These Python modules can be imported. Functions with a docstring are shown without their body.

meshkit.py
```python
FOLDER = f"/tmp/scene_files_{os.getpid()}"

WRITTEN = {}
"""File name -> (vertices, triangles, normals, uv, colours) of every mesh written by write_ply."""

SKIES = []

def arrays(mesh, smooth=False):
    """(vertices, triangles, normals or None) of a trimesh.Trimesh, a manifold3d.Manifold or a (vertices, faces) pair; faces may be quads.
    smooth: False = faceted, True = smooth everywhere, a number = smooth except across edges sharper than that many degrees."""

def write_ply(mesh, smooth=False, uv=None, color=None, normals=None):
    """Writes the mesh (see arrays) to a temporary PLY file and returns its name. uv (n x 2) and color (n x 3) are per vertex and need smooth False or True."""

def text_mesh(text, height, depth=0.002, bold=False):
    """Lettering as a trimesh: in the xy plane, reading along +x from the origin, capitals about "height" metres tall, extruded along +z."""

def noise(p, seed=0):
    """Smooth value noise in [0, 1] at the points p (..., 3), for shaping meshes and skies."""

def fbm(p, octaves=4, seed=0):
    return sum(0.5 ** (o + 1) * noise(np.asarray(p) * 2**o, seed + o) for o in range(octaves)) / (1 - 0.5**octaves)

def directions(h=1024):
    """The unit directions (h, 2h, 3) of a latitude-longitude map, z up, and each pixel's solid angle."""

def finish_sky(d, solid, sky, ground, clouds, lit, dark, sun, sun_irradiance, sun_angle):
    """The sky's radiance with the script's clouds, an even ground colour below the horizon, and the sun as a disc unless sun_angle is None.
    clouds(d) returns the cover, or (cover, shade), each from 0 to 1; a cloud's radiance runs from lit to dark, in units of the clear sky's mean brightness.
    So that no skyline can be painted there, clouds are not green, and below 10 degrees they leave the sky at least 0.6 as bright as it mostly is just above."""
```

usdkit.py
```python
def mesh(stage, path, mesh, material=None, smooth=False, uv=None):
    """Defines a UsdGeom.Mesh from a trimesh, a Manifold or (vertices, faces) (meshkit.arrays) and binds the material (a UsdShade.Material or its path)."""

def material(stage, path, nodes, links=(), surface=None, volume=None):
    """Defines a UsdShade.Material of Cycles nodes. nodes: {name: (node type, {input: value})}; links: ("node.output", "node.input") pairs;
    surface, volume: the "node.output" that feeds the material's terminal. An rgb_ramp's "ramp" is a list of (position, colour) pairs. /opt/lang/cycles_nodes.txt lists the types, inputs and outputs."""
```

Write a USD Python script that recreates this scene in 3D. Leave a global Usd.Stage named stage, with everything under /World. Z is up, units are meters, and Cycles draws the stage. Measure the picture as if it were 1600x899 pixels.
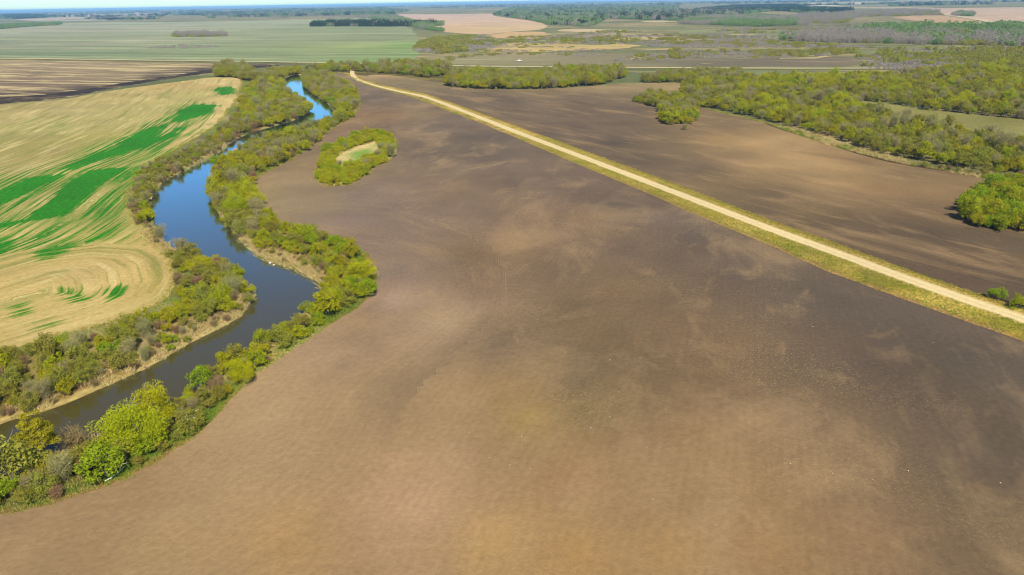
import math, random, numpy as np, usdkit, meshkit
from pxr import Usd, UsdGeom, UsdLux, UsdShade, Sdf, Gf, Vt
from scipy.spatial import Delaunay, cKDTree
import shapely
from shapely.geometry import Polygon, LineString, Point, MultiPolygon
rnd = random.Random(7); rng = np.random.default_rng(7)
stage = Usd.Stage.CreateInMemory()
UsdGeom.SetStageUpAxis(stage, UsdGeom.Tokens.z); UsdGeom.SetStageMetersPerUnit(stage, 1.0)
W = UsdGeom.Xform.Define(stage, '/World'); stage.SetDefaultPrim(W.GetPrim())
T = Sdf.ValueTypeNames
# ---------------------------------------------------------------- camera, sky, sun, exposure
H = 60.0                                            # drone height
FPX = 1067.0
ROLL = math.atan(0.0177); PITCH = math.atan((449.5-2.5)*math.cos(ROLL)/FPX)
EXPOSURE = 0.66
SUN_EL = math.radians(50); SUN_AZ = math.radians(165)      # azimuth from +y towards +x: behind the drone
cam = UsdGeom.Camera.Define(stage, '/World/camera')
cam.CreateHorizontalApertureAttr(36.0); cam.CreateVerticalApertureAttr(36.0*575/1024); cam.CreateFocalLengthAttr(36.0*FPX/1600)
cam.CreateClippingRangeAttr(Gf.Vec2f(1, 100000)); cam.CreateExposureAttr(EXPOSURE)
_f = np.array([0, math.cos(PITCH), -math.sin(PITCH)]); _u0 = np.array([0, math.sin(PITCH), math.cos(PITCH)]); _r0 = np.array([1., 0, 0])
_c, _s = math.cos(ROLL), math.sin(ROLL)
_right = _c*_r0 - _s*_u0; _up = _s*_r0 + _c*_u0
M = np.eye(4); M[0, :3] = _right; M[1, :3] = _up; M[2, :3] = -_f; M[3, :3] = (0, 0, H)
cam.AddTransformOp().Set(Gf.Matrix4d(*M.ravel().tolist()))
sky_m = usdkit.material(stage, '/World/Looks/sky_look', {
    'sky': ('sky_texture', {'sky_type': 'single_scattering', 'sun_disc': False, 'sun_elevation': SUN_EL, 'sun_rotation': SUN_AZ, 'altitude': 500., 'air_density': 0.8, 'aerosol_density': 0.3, 'ozone_density': 1.5}), 'tint': ('mix_color', {'blend_type': 'multiply', 'fac': 1., 'b': (.78, 1.0, 1.02)}),
    'bg': ('background_shader', {'strength': 0.085})}, [('sky.color', 'tint.a'), ('tint.result', 'bg.color')], surface='bg.background')
dome = UsdLux.DomeLight.Define(stage, '/World/sky'); UsdShade.MaterialBindingAPI.Apply(dome.GetPrim()).Bind(sky_m)
dome.GetPrim().SetCustomDataByKey('kind', 'structure')
sun = UsdLux.DistantLight.Define(stage, '/World/sun'); sun.CreateIntensityAttr(1.15); sun.CreateNormalizeAttr(True); sun.CreateAngleAttr(0.5); sun.CreateColorAttr(Gf.Vec3f(1, .93, .80))
_d = np.array([math.cos(SUN_EL)*math.sin(SUN_AZ), math.cos(SUN_EL)*math.cos(SUN_AZ), math.sin(SUN_EL)])   # towards the sun = local +z
_x = np.cross([0, 0, 1], _d); _x /= np.linalg.norm(_x); _y = np.cross(_d, _x)
R = np.eye(4); R[0, :3] = _x; R[1, :3] = _y; R[2, :3] = _d
sun.AddTransformOp().Set(Gf.Matrix4d(*R.ravel().tolist()))
# ---------------------------------------------------------------- helpers
def at(u, v, z=0.0):
    """the point at height z that stands at this place of the photograph (1600 x 899)"""
    d = _f + (u-800)/FPX*_right - (v-449.5)/FPX*_up
    t = (z-H)/d[2]
    return np.array([d[0]*t, d[1]*t])
def px(p, z=0.0):
    q = np.c_[p, np.full(len(p), z-H)]
    w = q@_f
    return np.c_[800+FPX*(q@_right)/w, 449.5-FPX*(q@_up)/w]
def ats(pts, z=0.0): return np.array([at(u, v, z) for u, v in pts])
def poly(pts, z=0.0): return Polygon(ats(pts, z)).buffer(0)
def lin(c):
    c = np.asarray(c, float)/255.
    return np.where(c <= 0.04045, c/12.92, ((c+0.055)/1.055)**2.4)
GAIN = np.array([.53, .51, .46])
def alb(c): return lin(c)*GAIN                      # colour of a surface seen in full sun
def tag(p, label=None, cat=None, group=None, kind=None):
    p = p.GetPrim() if hasattr(p, 'GetPrim') else p
    for k, v in (('label', label), ('category', cat), ('group', group), ('kind', kind)):
        if v: p.SetCustomDataByKey(k, v)
    return p
used = {}
def numbered(name):
    n = used.get(name, 0); used[name] = n+1
    return name if n == 0 else f'{name}_{n:03d}'
def mat(name, nodes, links, surface, volume=None): return usdkit.material(stage, '/World/Looks/'+name, nodes, links, surface, volume)
def put(path, v, f, m, col=None, s=None, tint=None, along=None, mask=None):
    g = UsdGeom.Mesh.Define(stage, path)
    g.CreatePointsAttr(Vt.Vec3fArray.FromNumpy(np.ascontiguousarray(v, np.float32)))
    g.CreateFaceVertexCountsAttr(Vt.IntArray.FromNumpy(np.full(len(f), f.shape[1], np.int32))); g.CreateFaceVertexIndicesAttr(Vt.IntArray.FromNumpy(np.ascontiguousarray(f, np.int32).ravel()))
    g.CreateSubdivisionSchemeAttr('none')
    api = UsdGeom.PrimvarsAPI(g)
    if col is not None: api.CreatePrimvar('col', T.Color3fArray, 'vertex').Set(Vt.Vec3fArray.FromNumpy(np.ascontiguousarray(col, np.float32)))
    if s is not None: api.CreatePrimvar('row', T.FloatArray, 'vertex').Set(Vt.FloatArray.FromNumpy(np.ascontiguousarray(s, np.float32)))
    for nm, ar in (('along', along), ('mask', mask)):
        if ar is not None: api.CreatePrimvar(nm, T.FloatArray, 'vertex').Set(Vt.FloatArray.FromNumpy(np.ascontiguousarray(ar, np.float32)))
    if tint is not None: api.CreatePrimvar('tint', T.FloatArray, 'vertex').Set(Vt.FloatArray.FromNumpy(np.ascontiguousarray(tint, np.float32)))
    UsdShade.MaterialBindingAPI.Apply(g.GetPrim()).Bind(m)
    return g
def fb(p, scale, octaves=4, seed=0): return meshkit.fbm(np.c_[np.asarray(p)*scale, np.zeros(len(p))+seed*7.3], octaves, seed)
def densify(ring, step, jit=0.0, seed=0):
    r = np.asarray(ring, float); out = []
    for a, b in zip(r, np.roll(r, -1, 0)):
        L = np.linalg.norm(b-a); n = max(1, int(math.ceil(L/max(step, 0.02*np.linalg.norm(a)))))
        out += [a+(b-a)*k/n for k in range(n)]
    out = np.array(out)
    if jit:
        n1 = np.c_[fb(out, .35, 3, seed), fb(out, .35, 3, seed+31)]-.5
        out = out+n1*2*jit*np.maximum(1, np.linalg.norm(out, axis=1)/250)[:, None]
    return out
def chaikin(p, n=2, closed=True):
    p = np.asarray(p, float)
    for _ in range(n):
        q = np.roll(p, -1, 0) if closed else p[1:]
        b = p if closed else p[:-1]
        r = np.empty((2*len(b), 2)); r[0::2] = .75*b+.25*q; r[1::2] = .25*b+.75*q
        p = r if closed else np.vstack([p[:1], r, p[-1:]])
    return p
def sheet_pts(ring, k=0.013, lo=1.4, step=None):
    """triangulated interior of a ring, finer near the drone"""
    P = Polygon(ring).buffer(0)
    if isinstance(P, MultiPolygon): P = max(P.geoms, key=lambda g: g.area)
    b = np.array(P.exterior.coords)[:-1]
    r0 = max(30., np.linalg.norm(b, axis=1).min()*.9 if not P.contains(Point(0, 0)) else 30.); r1 = np.linalg.norm(b, axis=1).max()*1.05
    r1 = min(r1, 40000)
    if step is None:
        n = int(math.log(r1/r0)/k)+1
        ang = np.arctan2(b[:, 0], b[:, 1]); a0, a1 = ang.min(), ang.max()
        A, Rr = np.meshgrid(np.linspace(a0, a1, max(2, int((a1-a0)/k))), r0*np.exp(np.arange(n)*k))
        g = np.c_[(Rr*np.sin(A)).ravel(), (Rr*np.cos(A)).ravel()]
    else:
        x0, y0, x1, y1 = P.bounds; X, Y = np.meshgrid(np.arange(x0, x1, step), np.arange(y0, y1, step)); g = np.c_[X.ravel(), Y.ravel()]
    shapely.prepare(P)
    g = g[shapely.contains_xy(P, g[:, 0], g[:, 1])]
    d, _ = cKDTree(b).query(g); g = g[d > .5*np.maximum(lo*.8, k*np.linalg.norm(g, axis=1))]
    v = np.vstack([b, g]); f = Delaunay(v).simplices
    c = v[f].mean(1); f = f[shapely.contains_xy(P, c[:, 0], c[:, 1])]
    e1, e2 = v[f[:, 1]]-v[f[:, 0]], v[f[:, 2]]-v[f[:, 0]]; flip = (e1[:, 0]*e2[:, 1]-e1[:, 1]*e2[:, 0]) < 0
    f[flip] = f[flip][:, ::-1]
    return v, f
def idw(p, samples, power=3.0, fn=None):
    """blends surveyed colours (u, v, r, g, b) over the ground"""
    s = np.array(samples, float); q = ats(s[:, :2]); c = lin(s[:, 2:5])*GAIN
    lp = lambda x: np.c_[np.arctan2(x[:, 0], x[:, 1])*1.3, np.log(np.linalg.norm(x, axis=1))]
    a, b = lp(p), lp(q)
    d = np.linalg.norm(a[:, None]-b[None], axis=2)+.045
    w = d**-power
    return (w[:, :, None]*c[None]).sum(1)/w.sum(1)[:, None]
def ease(x, a, b):
    t = np.clip((x-a)/(b-a), 0, 1); return t*t*(3-2*t)
def inside(p, pl, soft, n=.0, scale=.1, seed=0):
    """soft membership of points in a polygon"""
    pts = shapely.points(p); d = shapely.distance(pl.exterior if pl.geom_type == 'Polygon' else pl.boundary, pts)
    d = np.where(shapely.contains_xy(pl, p[:, 0], p[:, 1]), d, -d)
    if n: d = d+(fb(p, scale, 4, seed)-.5)*2*n
    return ease(d, -soft, soft)
# ---------------------------------------------------------------- ground looks
def soil(name, rows=0.0, period=1.6, big=.25, fine=.25, bump=.5, speck=None, rough=.95, scale=1.0, streaks=(), crop=None):
    """streaks: (colour, across, along, from, to, amount) - bands of another tone that run along the rows"""
    n = {'geo': ('geometry', {}), 'col': ('attribute', {'attribute': 'col'}), 'row': ('attribute', {'attribute': 'row'}), 'alo': ('attribute', {'attribute': 'along'}),
         'n1': ('noise_texture', {'scale': .035*scale, 'detail': 6., 'roughness': .6}), 'n2': ('noise_texture', {'scale': .9*scale, 'detail': 5., 'roughness': .7}),
         'r1': ('map_range', {'from_min': .3, 'from_max': .7, 'to_min': 1-big, 'to_max': 1+big}), 'r2': ('map_range', {'from_min': .25, 'from_max': .75, 'to_min': 1-fine, 'to_max': 1+fine}),
         'm1': ('math', {'math_type': 'multiply'}), 'sc': ('vector_math', {'math_type': 'scale'}),
         'b': ('bump', {'strength': bump, 'distance': .25}), 'p': ('principled_bsdf', {'roughness': rough, 'specular_ior_level': .15})}
    l = [('geo.position', 'n1.vector'), ('geo.position', 'n2.vector'), ('n1.fac', 'r1.value'), ('n2.fac', 'r2.value'), ('r1.result', 'm1.value1'), ('r2.result', 'm1.value2'),
         ('n2.fac', 'b.height'), ('b.normal', 'p.normal')]
    out = 'col.color'
    for i, (c_, sr, sa, lo, hi, amt) in enumerate(streaks):
        n |= {f'ka{i}': ('math', {'math_type': 'multiply', 'value2': sr}), f'kb{i}': ('math', {'math_type': 'multiply', 'value2': sa}), f'kv{i}': ('combine_xyz', {'z': 3.7*i}), f'kn{i}': ('noise_texture', {'scale': 1., 'detail': 5., 'roughness': .62, 'distortion': .6}),
              f'kr{i}': ('map_range', {'from_min': lo, 'from_max': hi, 'to_min': 0., 'to_max': amt, 'clamp': True}), f'kx{i}': ('mix_color', {'b': c_})}
        l += [('row.fac', f'ka{i}.value1'), ('alo.fac', f'kb{i}.value1'), (f'ka{i}.value', f'kv{i}.x'), (f'kb{i}.value', f'kv{i}.y'), (f'kv{i}.vector', f'kn{i}.vector'), (f'kn{i}.fac', f'kr{i}.value'), (f'kr{i}.result', f'kx{i}.fac'), (out, f'kx{i}.a')]
        out = f'kx{i}.result'
    if crop is not None:                                        # a second plant cover whose ragged edge runs along the rows
        n |= {'ca': ('math', {'math_type': 'multiply', 'value2': .75}), 'cb': ('math', {'math_type': 'multiply', 'value2': .022}), 'cv': ('combine_xyz', {'z': 9.}), 'cn': ('noise_texture', {'scale': 1., 'detail': 4., 'roughness': .6}), 'cm': ('attribute', {'attribute': 'mask'}),
              'cs': ('math', {'math_type': 'multiply_add', 'value2': 2.6, 'value3': -1.3}), 'cd': ('math', {'math_type': 'add'}), 'cr': ('map_range', {'from_min': .36, 'from_max': .62, 'to_min': 0., 'to_max': 1., 'clamp': True}), 'cx': ('mix_color', {'b': crop})}
        l += [('row.fac', 'ca.value1'), ('alo.fac', 'cb.value1'), ('ca.value', 'cv.x'), ('cb.value', 'cv.y'), ('cv.vector', 'cn.vector'), ('cn.fac', 'cs.value1'), ('cs.value', 'cd.value1'), ('cm.fac', 'cd.value2'), ('cd.value', 'cr.value'), ('cr.result', 'cx.fac'), ('cd.value', 'ce.value'), ('ce.result', 'cf.fac'), (out, 'cf.a'), ('cf.result', 'cx.a'), ('n2.fac', 'cg.value'), ('cg.result', 'ch.scale'), ('ch.vector', 'cx.b')]
        n['cx'] = ('mix_color', {})
        n |= {'ce': ('map_range', {'from_min': .12, 'from_max': .40, 'to_min': 0., 'to_max': .8, 'clamp': True}), 'cf': ('mix_color', {'b': alb((132, 156, 62))}), 'cg': ('map_range', {'from_min': .3, 'from_max': .7, 'to_min': .7, 'to_max': 1.35}), 'ch': ('vector_math', {'math_type': 'scale', 'vector1': crop})}
        out = 'cx.result'
    l.append((out, 'sc.vector1'))
    last = 'm1.value'
    if rows:
        n |= {'rf': ('math', {'math_type': 'multiply', 'value2': 2*math.pi/period}), 'rs': ('math', {'math_type': 'sine'}),
              'rg': ('noise_texture', {'dimensions': '1D', 'scale': .8, 'detail': 4.}), 'rm': ('math', {'math_type': 'multiply_add', 'value2': rows*.8, 'value3': 1.-rows*1.2}), 'rq': ('math', {'math_type': 'multiply_add', 'value2': rows*2.4}), 'rx': ('math', {'math_type': 'multiply'})}
        l += [('row.fac', 'rf.value1'), ('rf.value', 'rs.value1'), ('rs.value', 'rm.value1'), ('row.fac', 'rg.w'),
              ('rg.fac', 'rq.value1'), ('rm.value', 'rq.value3'), ('rq.value', 'rx.value1'), (last, 'rx.value2')]
        last = 'rx.value'
    l.append((last, 'sc.scale')); out = 'sc.vector'
    if speck is not None:
        n |= {'vo': ('noise_texture', {'scale': speck[1], 'detail': 3., 'roughness': .8}), 'vt': ('map_range', {'from_min': speck[2], 'from_max': speck[2]+.06, 'to_min': 0., 'to_max': speck[3], 'clamp': True}),
              'vn': ('noise_texture', {'scale': .03, 'detail': 4.}), 'vm': ('map_range', {'from_min': .45, 'from_max': .62, 'to_min': .0, 'to_max': 1., 'clamp': True}), 'vx': ('math', {'math_type': 'multiply'}), 'mx': ('mix_color', {'b': speck[0]})}
        l += [('geo.position', 'vo.vector'), ('geo.position', 'vn.vector'), ('vo.fac', 'vt.value'), ('vn.fac', 'vm.value'), ('vt.result', 'vx.value1'), ('vm.result', 'vx.value2'), ('vx.value', 'mx.fac'), (out, 'mx.a')]
        out = 'mx.result'
    l.append((out, 'p.base_color'))
    return mat(name, n, l, 'p.BSDF')
m_soil = soil('ploughed_soil', rows=.022, period=1.25, big=.15, fine=.16, bump=.5, speck=(alb((205, 178, 118)), 2.4, .56, .42), streaks=[(alb((188, 158, 120)), .035, .018, .52, .66, .42), (alb((98, 86, 78)), .030, .016, .52, .68, .34), (alb((186, 156, 116)), .12, .07, .55, .70, .30)])
m_soil2 = soil('ploughed_soil_dark', rows=.03, period=1.9, big=.16, fine=.16, bump=.5, speck=(alb((190, 165, 115)), 2.4, .57, .4), streaks=[(alb((186, 154, 114)), .07, .016, .52, .68, .55), (alb((92, 78, 70)), .08, .018, .53, .70, .38), (alb((190, 158, 114)), .20, .04, .58, .72, .30)])
m_crop = soil('stubble', rows=.03, period=2.6, big=.14, fine=.24, bump=.6, streaks=[(alb((242, 222, 160)), .20, .022, .5, .66, .6), (alb((128, 142, 60)), .28, .018, .52, .66, .6), (alb((150, 150, 76)), .8, .05, .56, .7, .4)], crop=alb((48, 138, 16)))
m_grass = soil('rough_grass', big=.18, fine=.45, bump=1.0, speck=(alb((222, 205, 140)), 1.1, .56, .8))
m_plain = soil('plain', big=.18, fine=.3, bump=.6, streaks=[(alb((206, 184, 128)), .016, .0026, .53, .62, .75), (alb((104, 112, 70)), .016, .003, .52, .64, .6), (alb((126, 106, 92)), .03, .005, .53, .64, .65)])
m_far = soil('far_land', rows=.04, period=14., big=.12, fine=.10, bump=.1, scale=.25, streaks=[(alb((140, 122, 98)), .05, .005, .53, .66, .35), (alb((226, 204, 158)), .06, .006, .56, .68, .4)])
m_pasture = soil('pasture', rows=.05, period=22., big=.08, fine=.08, bump=.1, scale=.2, streaks=[(alb((124, 140, 100)), .016, .0014, .50, .60, .7), (alb((200, 204, 164)), .024, .002, .52, .62, .6), (alb((150, 140, 104)), .04, .004, .58, .7, .4)])
m_burnt = soil('striped_stubble', rows=.04, period=9., big=.08, fine=.1, bump=.1, scale=.25, streaks=[(alb((232, 210, 158)), .10, .009, .50, .58, .8), (alb((110, 94, 78)), .09, .008, .54, .64, .5), (alb((240, 222, 170)), .3, .02, .58, .66, .6)])
m_gravel = soil('gravel', rows=.05, period=1.9, big=.06, fine=.14, bump=.25)
# ---------------------------------------------------------------- outlines, traced where they stand
river_left = [(-160, 740), (-60, 690), (0, 656), (37, 647), (95, 630), (140, 610), (182, 592), (237, 567), (270, 547), (300, 530), (350, 506), (378, 490), (394, 470), (397, 455), (382, 436), (352, 415), (318, 402), (285, 392), (262, 380), (247, 365), (238, 340), (236, 315), (240, 300), (252, 282), (287, 265), (310, 252), (335, 241), (352, 228), (372, 214), (400, 203), (435, 194), (468, 184), (488, 172), (478, 157), (460, 145), (447, 136), (441, 128), (447, 121), (455, 117)]
river_right = [(468, 115), (470, 124), (474, 133), (484, 144), (503, 155), (517, 166), (522, 177), (508, 188), (470, 198), (425, 207), (385, 222), (355, 240), (336, 258), (330, 275), (327, 303), (336, 328), (357, 349), (368, 368), (388, 384), (414, 404), (438, 410), (462, 418), (485, 428), (503, 440), (500, 455), (490, 474), (472, 489), (440, 512), (405, 537), (365, 563), (320, 592), (282, 617), (235, 640), (190, 658), (140, 680), (85, 705), (0, 750), (-120, 830)]
river = Polygon(chaikin(ats(river_left+river_right), 2)).buffer(0)
main_left = [(-420, 905), (-150, 838), (0, 806), (50, 796), (100, 782), (175, 758), (250, 720), (300, 686), (332, 656), (350, 634), (382, 604), (400, 586), (450, 552), (497, 522), (535, 496), (570, 473), (586, 452), (588, 425), (580, 402), (557, 386), (530, 374), (500, 362), (465, 352), (425, 347), (405, 328), (392, 305), (386, 292), (400, 277), (430, 262), (457, 247), (480, 233), (497, 221), (506, 208), (528, 196), (550, 183), (560, 168), (560, 148), (550, 132), (535, 121), (513, 116)]
south_edge = [(535, 113), (549, 121), (565, 130), (600, 140), (650, 153), (700, 173), (750, 192), (800, 213), (900, 256), (995, 295), (1100, 341), (1200, 383), (1300, 427), (1432, 475), (1600, 534)]
north_edge = [(556, 116), (568, 124), (590, 131), (625, 138.5), (665, 146.5), (705, 160), (755, 178), (805, 196), (900, 231), (1075, 295), (1200, 343), (1300, 378), (1450, 433), (1600, 483)]
road_line = [(552, 106), (550, 112), (551, 118), (557, 125), (585, 134), (620, 142.5), (660, 150), (700, 164.5), (750, 184), (800, 204), (1000, 280), (1200, 357), (1300, 393), (1400, 430), (1500, 465.5), (1600, 499)]
def ext(line, L):
    g = ats(line); d = g[-1]-g[-3]; d = d/np.linalg.norm(d); return np.vstack([g, g[-1]+d*L])
SE, NE, RL = ext(south_edge, 140), ext(north_edge, 140), ext(road_line, 140)
def gpoly(*parts): return np.vstack([p if isinstance(p, np.ndarray) else ats(p) for p in parts])
main_ring = gpoly(main_left, SE, np.array([[95., 5.], [0., 12.], [-60., 20.]]))
right_ring = gpoly([(640, 133), (596, 127), (570, 119), (590, 116), (640, 121), (690, 131), (700, 137), (800, 141), (900, 137), (950, 132), (1000, 130), (1075, 129), (1060, 145), (1090, 165), (1125, 176), (1190, 190), (1250, 207), (1300, 222), (1350, 237), (1425, 257), (1547, 279), (1600, 290), (1760, 320), (1900, 420), (1760, 500)], NE[::-1][1:])
main_ring = densify(chaikin(main_ring, 1), 2.0, .7, 1); right_ring = densify(chaikin(right_ring, 1), 2.0, .6, 2)
P_main, P_right = Polygon(main_ring).buffer(0), Polygon(right_ring).buffer(0)
left_line = [(380, 126), (372, 150), (360, 170), (335, 198), (300, 220), (262, 240), (225, 262), (205, 285), (198, 310), (205, 335), (228, 360), (250, 385), (270, 408), (278, 432), (268, 460), (240, 480), (200, 495), (150, 510), (105, 522), (50, 536), (0, 552), (-120, 590), (-300, 650)]
left_top = [(-500, 250), (-200, 190), (0, 163), (90, 158), (150, 146), (200, 138), (280, 128), (330, 121), (372, 121)]
left_ring = densify(chaikin(gpoly(left_line, left_top), 1), 2.0, .7, 3); P_left = Polygon(left_ring).buffer(0)
# ---------------------------------------------------------------- base ground: one sheet to the horizon with the river bed cut in
xs = np.r_[-np.geomspace(45000, 260, 42), np.arange(-250, 16, 1.6), np.geomspace(22, 45000, 52)]
ys = np.r_[-np.geomspace(3000, 60, 12), np.arange(-50, 40, 6), np.arange(42, 700, 1.6), np.geomspace(706, 45000, 60)]
X, Y = np.meshgrid(xs, ys); gv = np.c_[X.ravel(), Y.ravel()]
nr = (gv[:, 0] > -252) & (gv[:, 0] < 18) & (gv[:, 1] > 40) & (gv[:, 1] < 702)
dr = np.full(len(gv), 99.); pr = gv[nr]
dd = shapely.distance(river.exterior, shapely.points(pr)); shapely.prepare(river)
dd = np.where(shapely.contains_xy(river, pr[:, 0], pr[:, 1]), -dd, dd); dr[nr] = dd
gz = np.where(dr < 99, -1.5+1.5*ease(dr, -2.2, 2.6), 0.)
far = np.linalg.norm(gv, axis=1); gz = gz+np.where(far > 2600, (fb(gv, .0004, 3, 5)-.42)*26*ease(far, 2600, 9000), 0)
n1, n2, n3 = fb(gv, .006, 5, 11), fb(gv, .0016, 4, 12), fb(gv, .05, 4, 13)
mixc = lambda a, b, t: a*(1-t[:, None])+b*t[:, None]
gc = mixc(np.tile(alb((136, 142, 92)), (len(gv), 1)), alb((176, 160, 118)), ease(n1, .42, .62))
gc = mixc(gc, alb((112, 122, 76)), ease(n2, .5, .62)*.8)
gnear = ease(500-far, 0, 200)
gc = mixc(gc, alb((120, 112, 62)), gnear*.7)
nn = np.where(nr)[0]
d_main = shapely.distance(P_main, shapely.points(gv[nn])); d_left = shapely.distance(P_left, shapely.points(gv[nn]))
c = gc[nn]; k3 = n3[nn]
c = mixc(np.tile(alb((112, 100, 58)), (len(nn), 1)), alb((140, 128, 62)), ease(k3, .4, .6))
c = mixc(c, alb((75, 125, 32)), ease(4.2-d_main+(k3-.5)*6, 0, 1.5)*.85)
c = mixc(c, alb((178, 138, 88)), ease(1.5-d_main+(k3-.5)*3, 0, .8)*.9)
c = mixc(c, alb((128, 150, 70)), ease(7-d_left+(k3-.5)*8, 0, 3)*.8)
k4 = fb(gv[nn], .22, 4, 19)
c = mixc(c, alb((132, 92, 58)), ease(5.5-np.abs(dr[nn])+(k3-.5)*7, 0, 2)*.6)
c = mixc(c, alb((212, 190, 124)), ease(2.6-np.abs(dr[nn])+(k4-.5)*5, 0, 1.2)*.85*ease(k3, .36, .5))
c = mixc(c, alb((92, 122, 40)), ease(3.5-np.abs(dr[nn]), 0, 2)*ease(k4, .52, .6)*.7)
c = mixc(c, alb((70, 55, 35)), ease(.4-dr[nn], 0, .8))
gc[nn] = c
nx, ny = len(xs), len(ys); I = (np.arange(ny-1)[:, None]*nx+np.arange(nx-1)[None]).ravel()
gf = np.c_[I, I+1, I+1+nx, I+nx]
tag(put('/World/ground', np.c_[gv, gz], gf, m_plain, gc, gv@np.array([.341, .940]), along=gv@np.array([.940, -.341])), kind='structure')
# ---------------------------------------------------------------- water
m_water = mat('river_water', {'geo': ('geometry', {}), 'n': ('noise_texture', {'scale': 1.6, 'detail': 4., 'roughness': .65}), 'b': ('bump', {'strength': .22, 'distance': .05}),
    'd': ('diffuse_bsdf', {'color': (.056, .044, .012)}), 'g': ('glossy_bsdf', {'color': (.58, .82, 1.), 'roughness': .05}), 'fr': ('fresnel', {'IOR': 1.34}), 'mr': ('map_range', {'from_min': .048, 'from_max': .30, 'to_min': .015, 'to_max': .95, 'clamp': True}), 'm': ('mix_closure', {})},
    [('geo.position', 'n.vector'), ('n.fac', 'b.height'), ('b.normal', 'g.normal'), ('b.normal', 'fr.normal'), ('fr.fac', 'mr.value'), ('mr.result', 'm.fac'), ('d.BSDF', 'm.closure1'), ('g.BSDF', 'm.closure2')], 'm.closure')
wv, wf = sheet_pts(np.array(river.buffer(2.2).exterior.coords)[:-1], step=6.)
tag(put('/World/river', np.c_[wv, np.full(len(wv), -.72)], wf, m_water), kind='structure')
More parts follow.
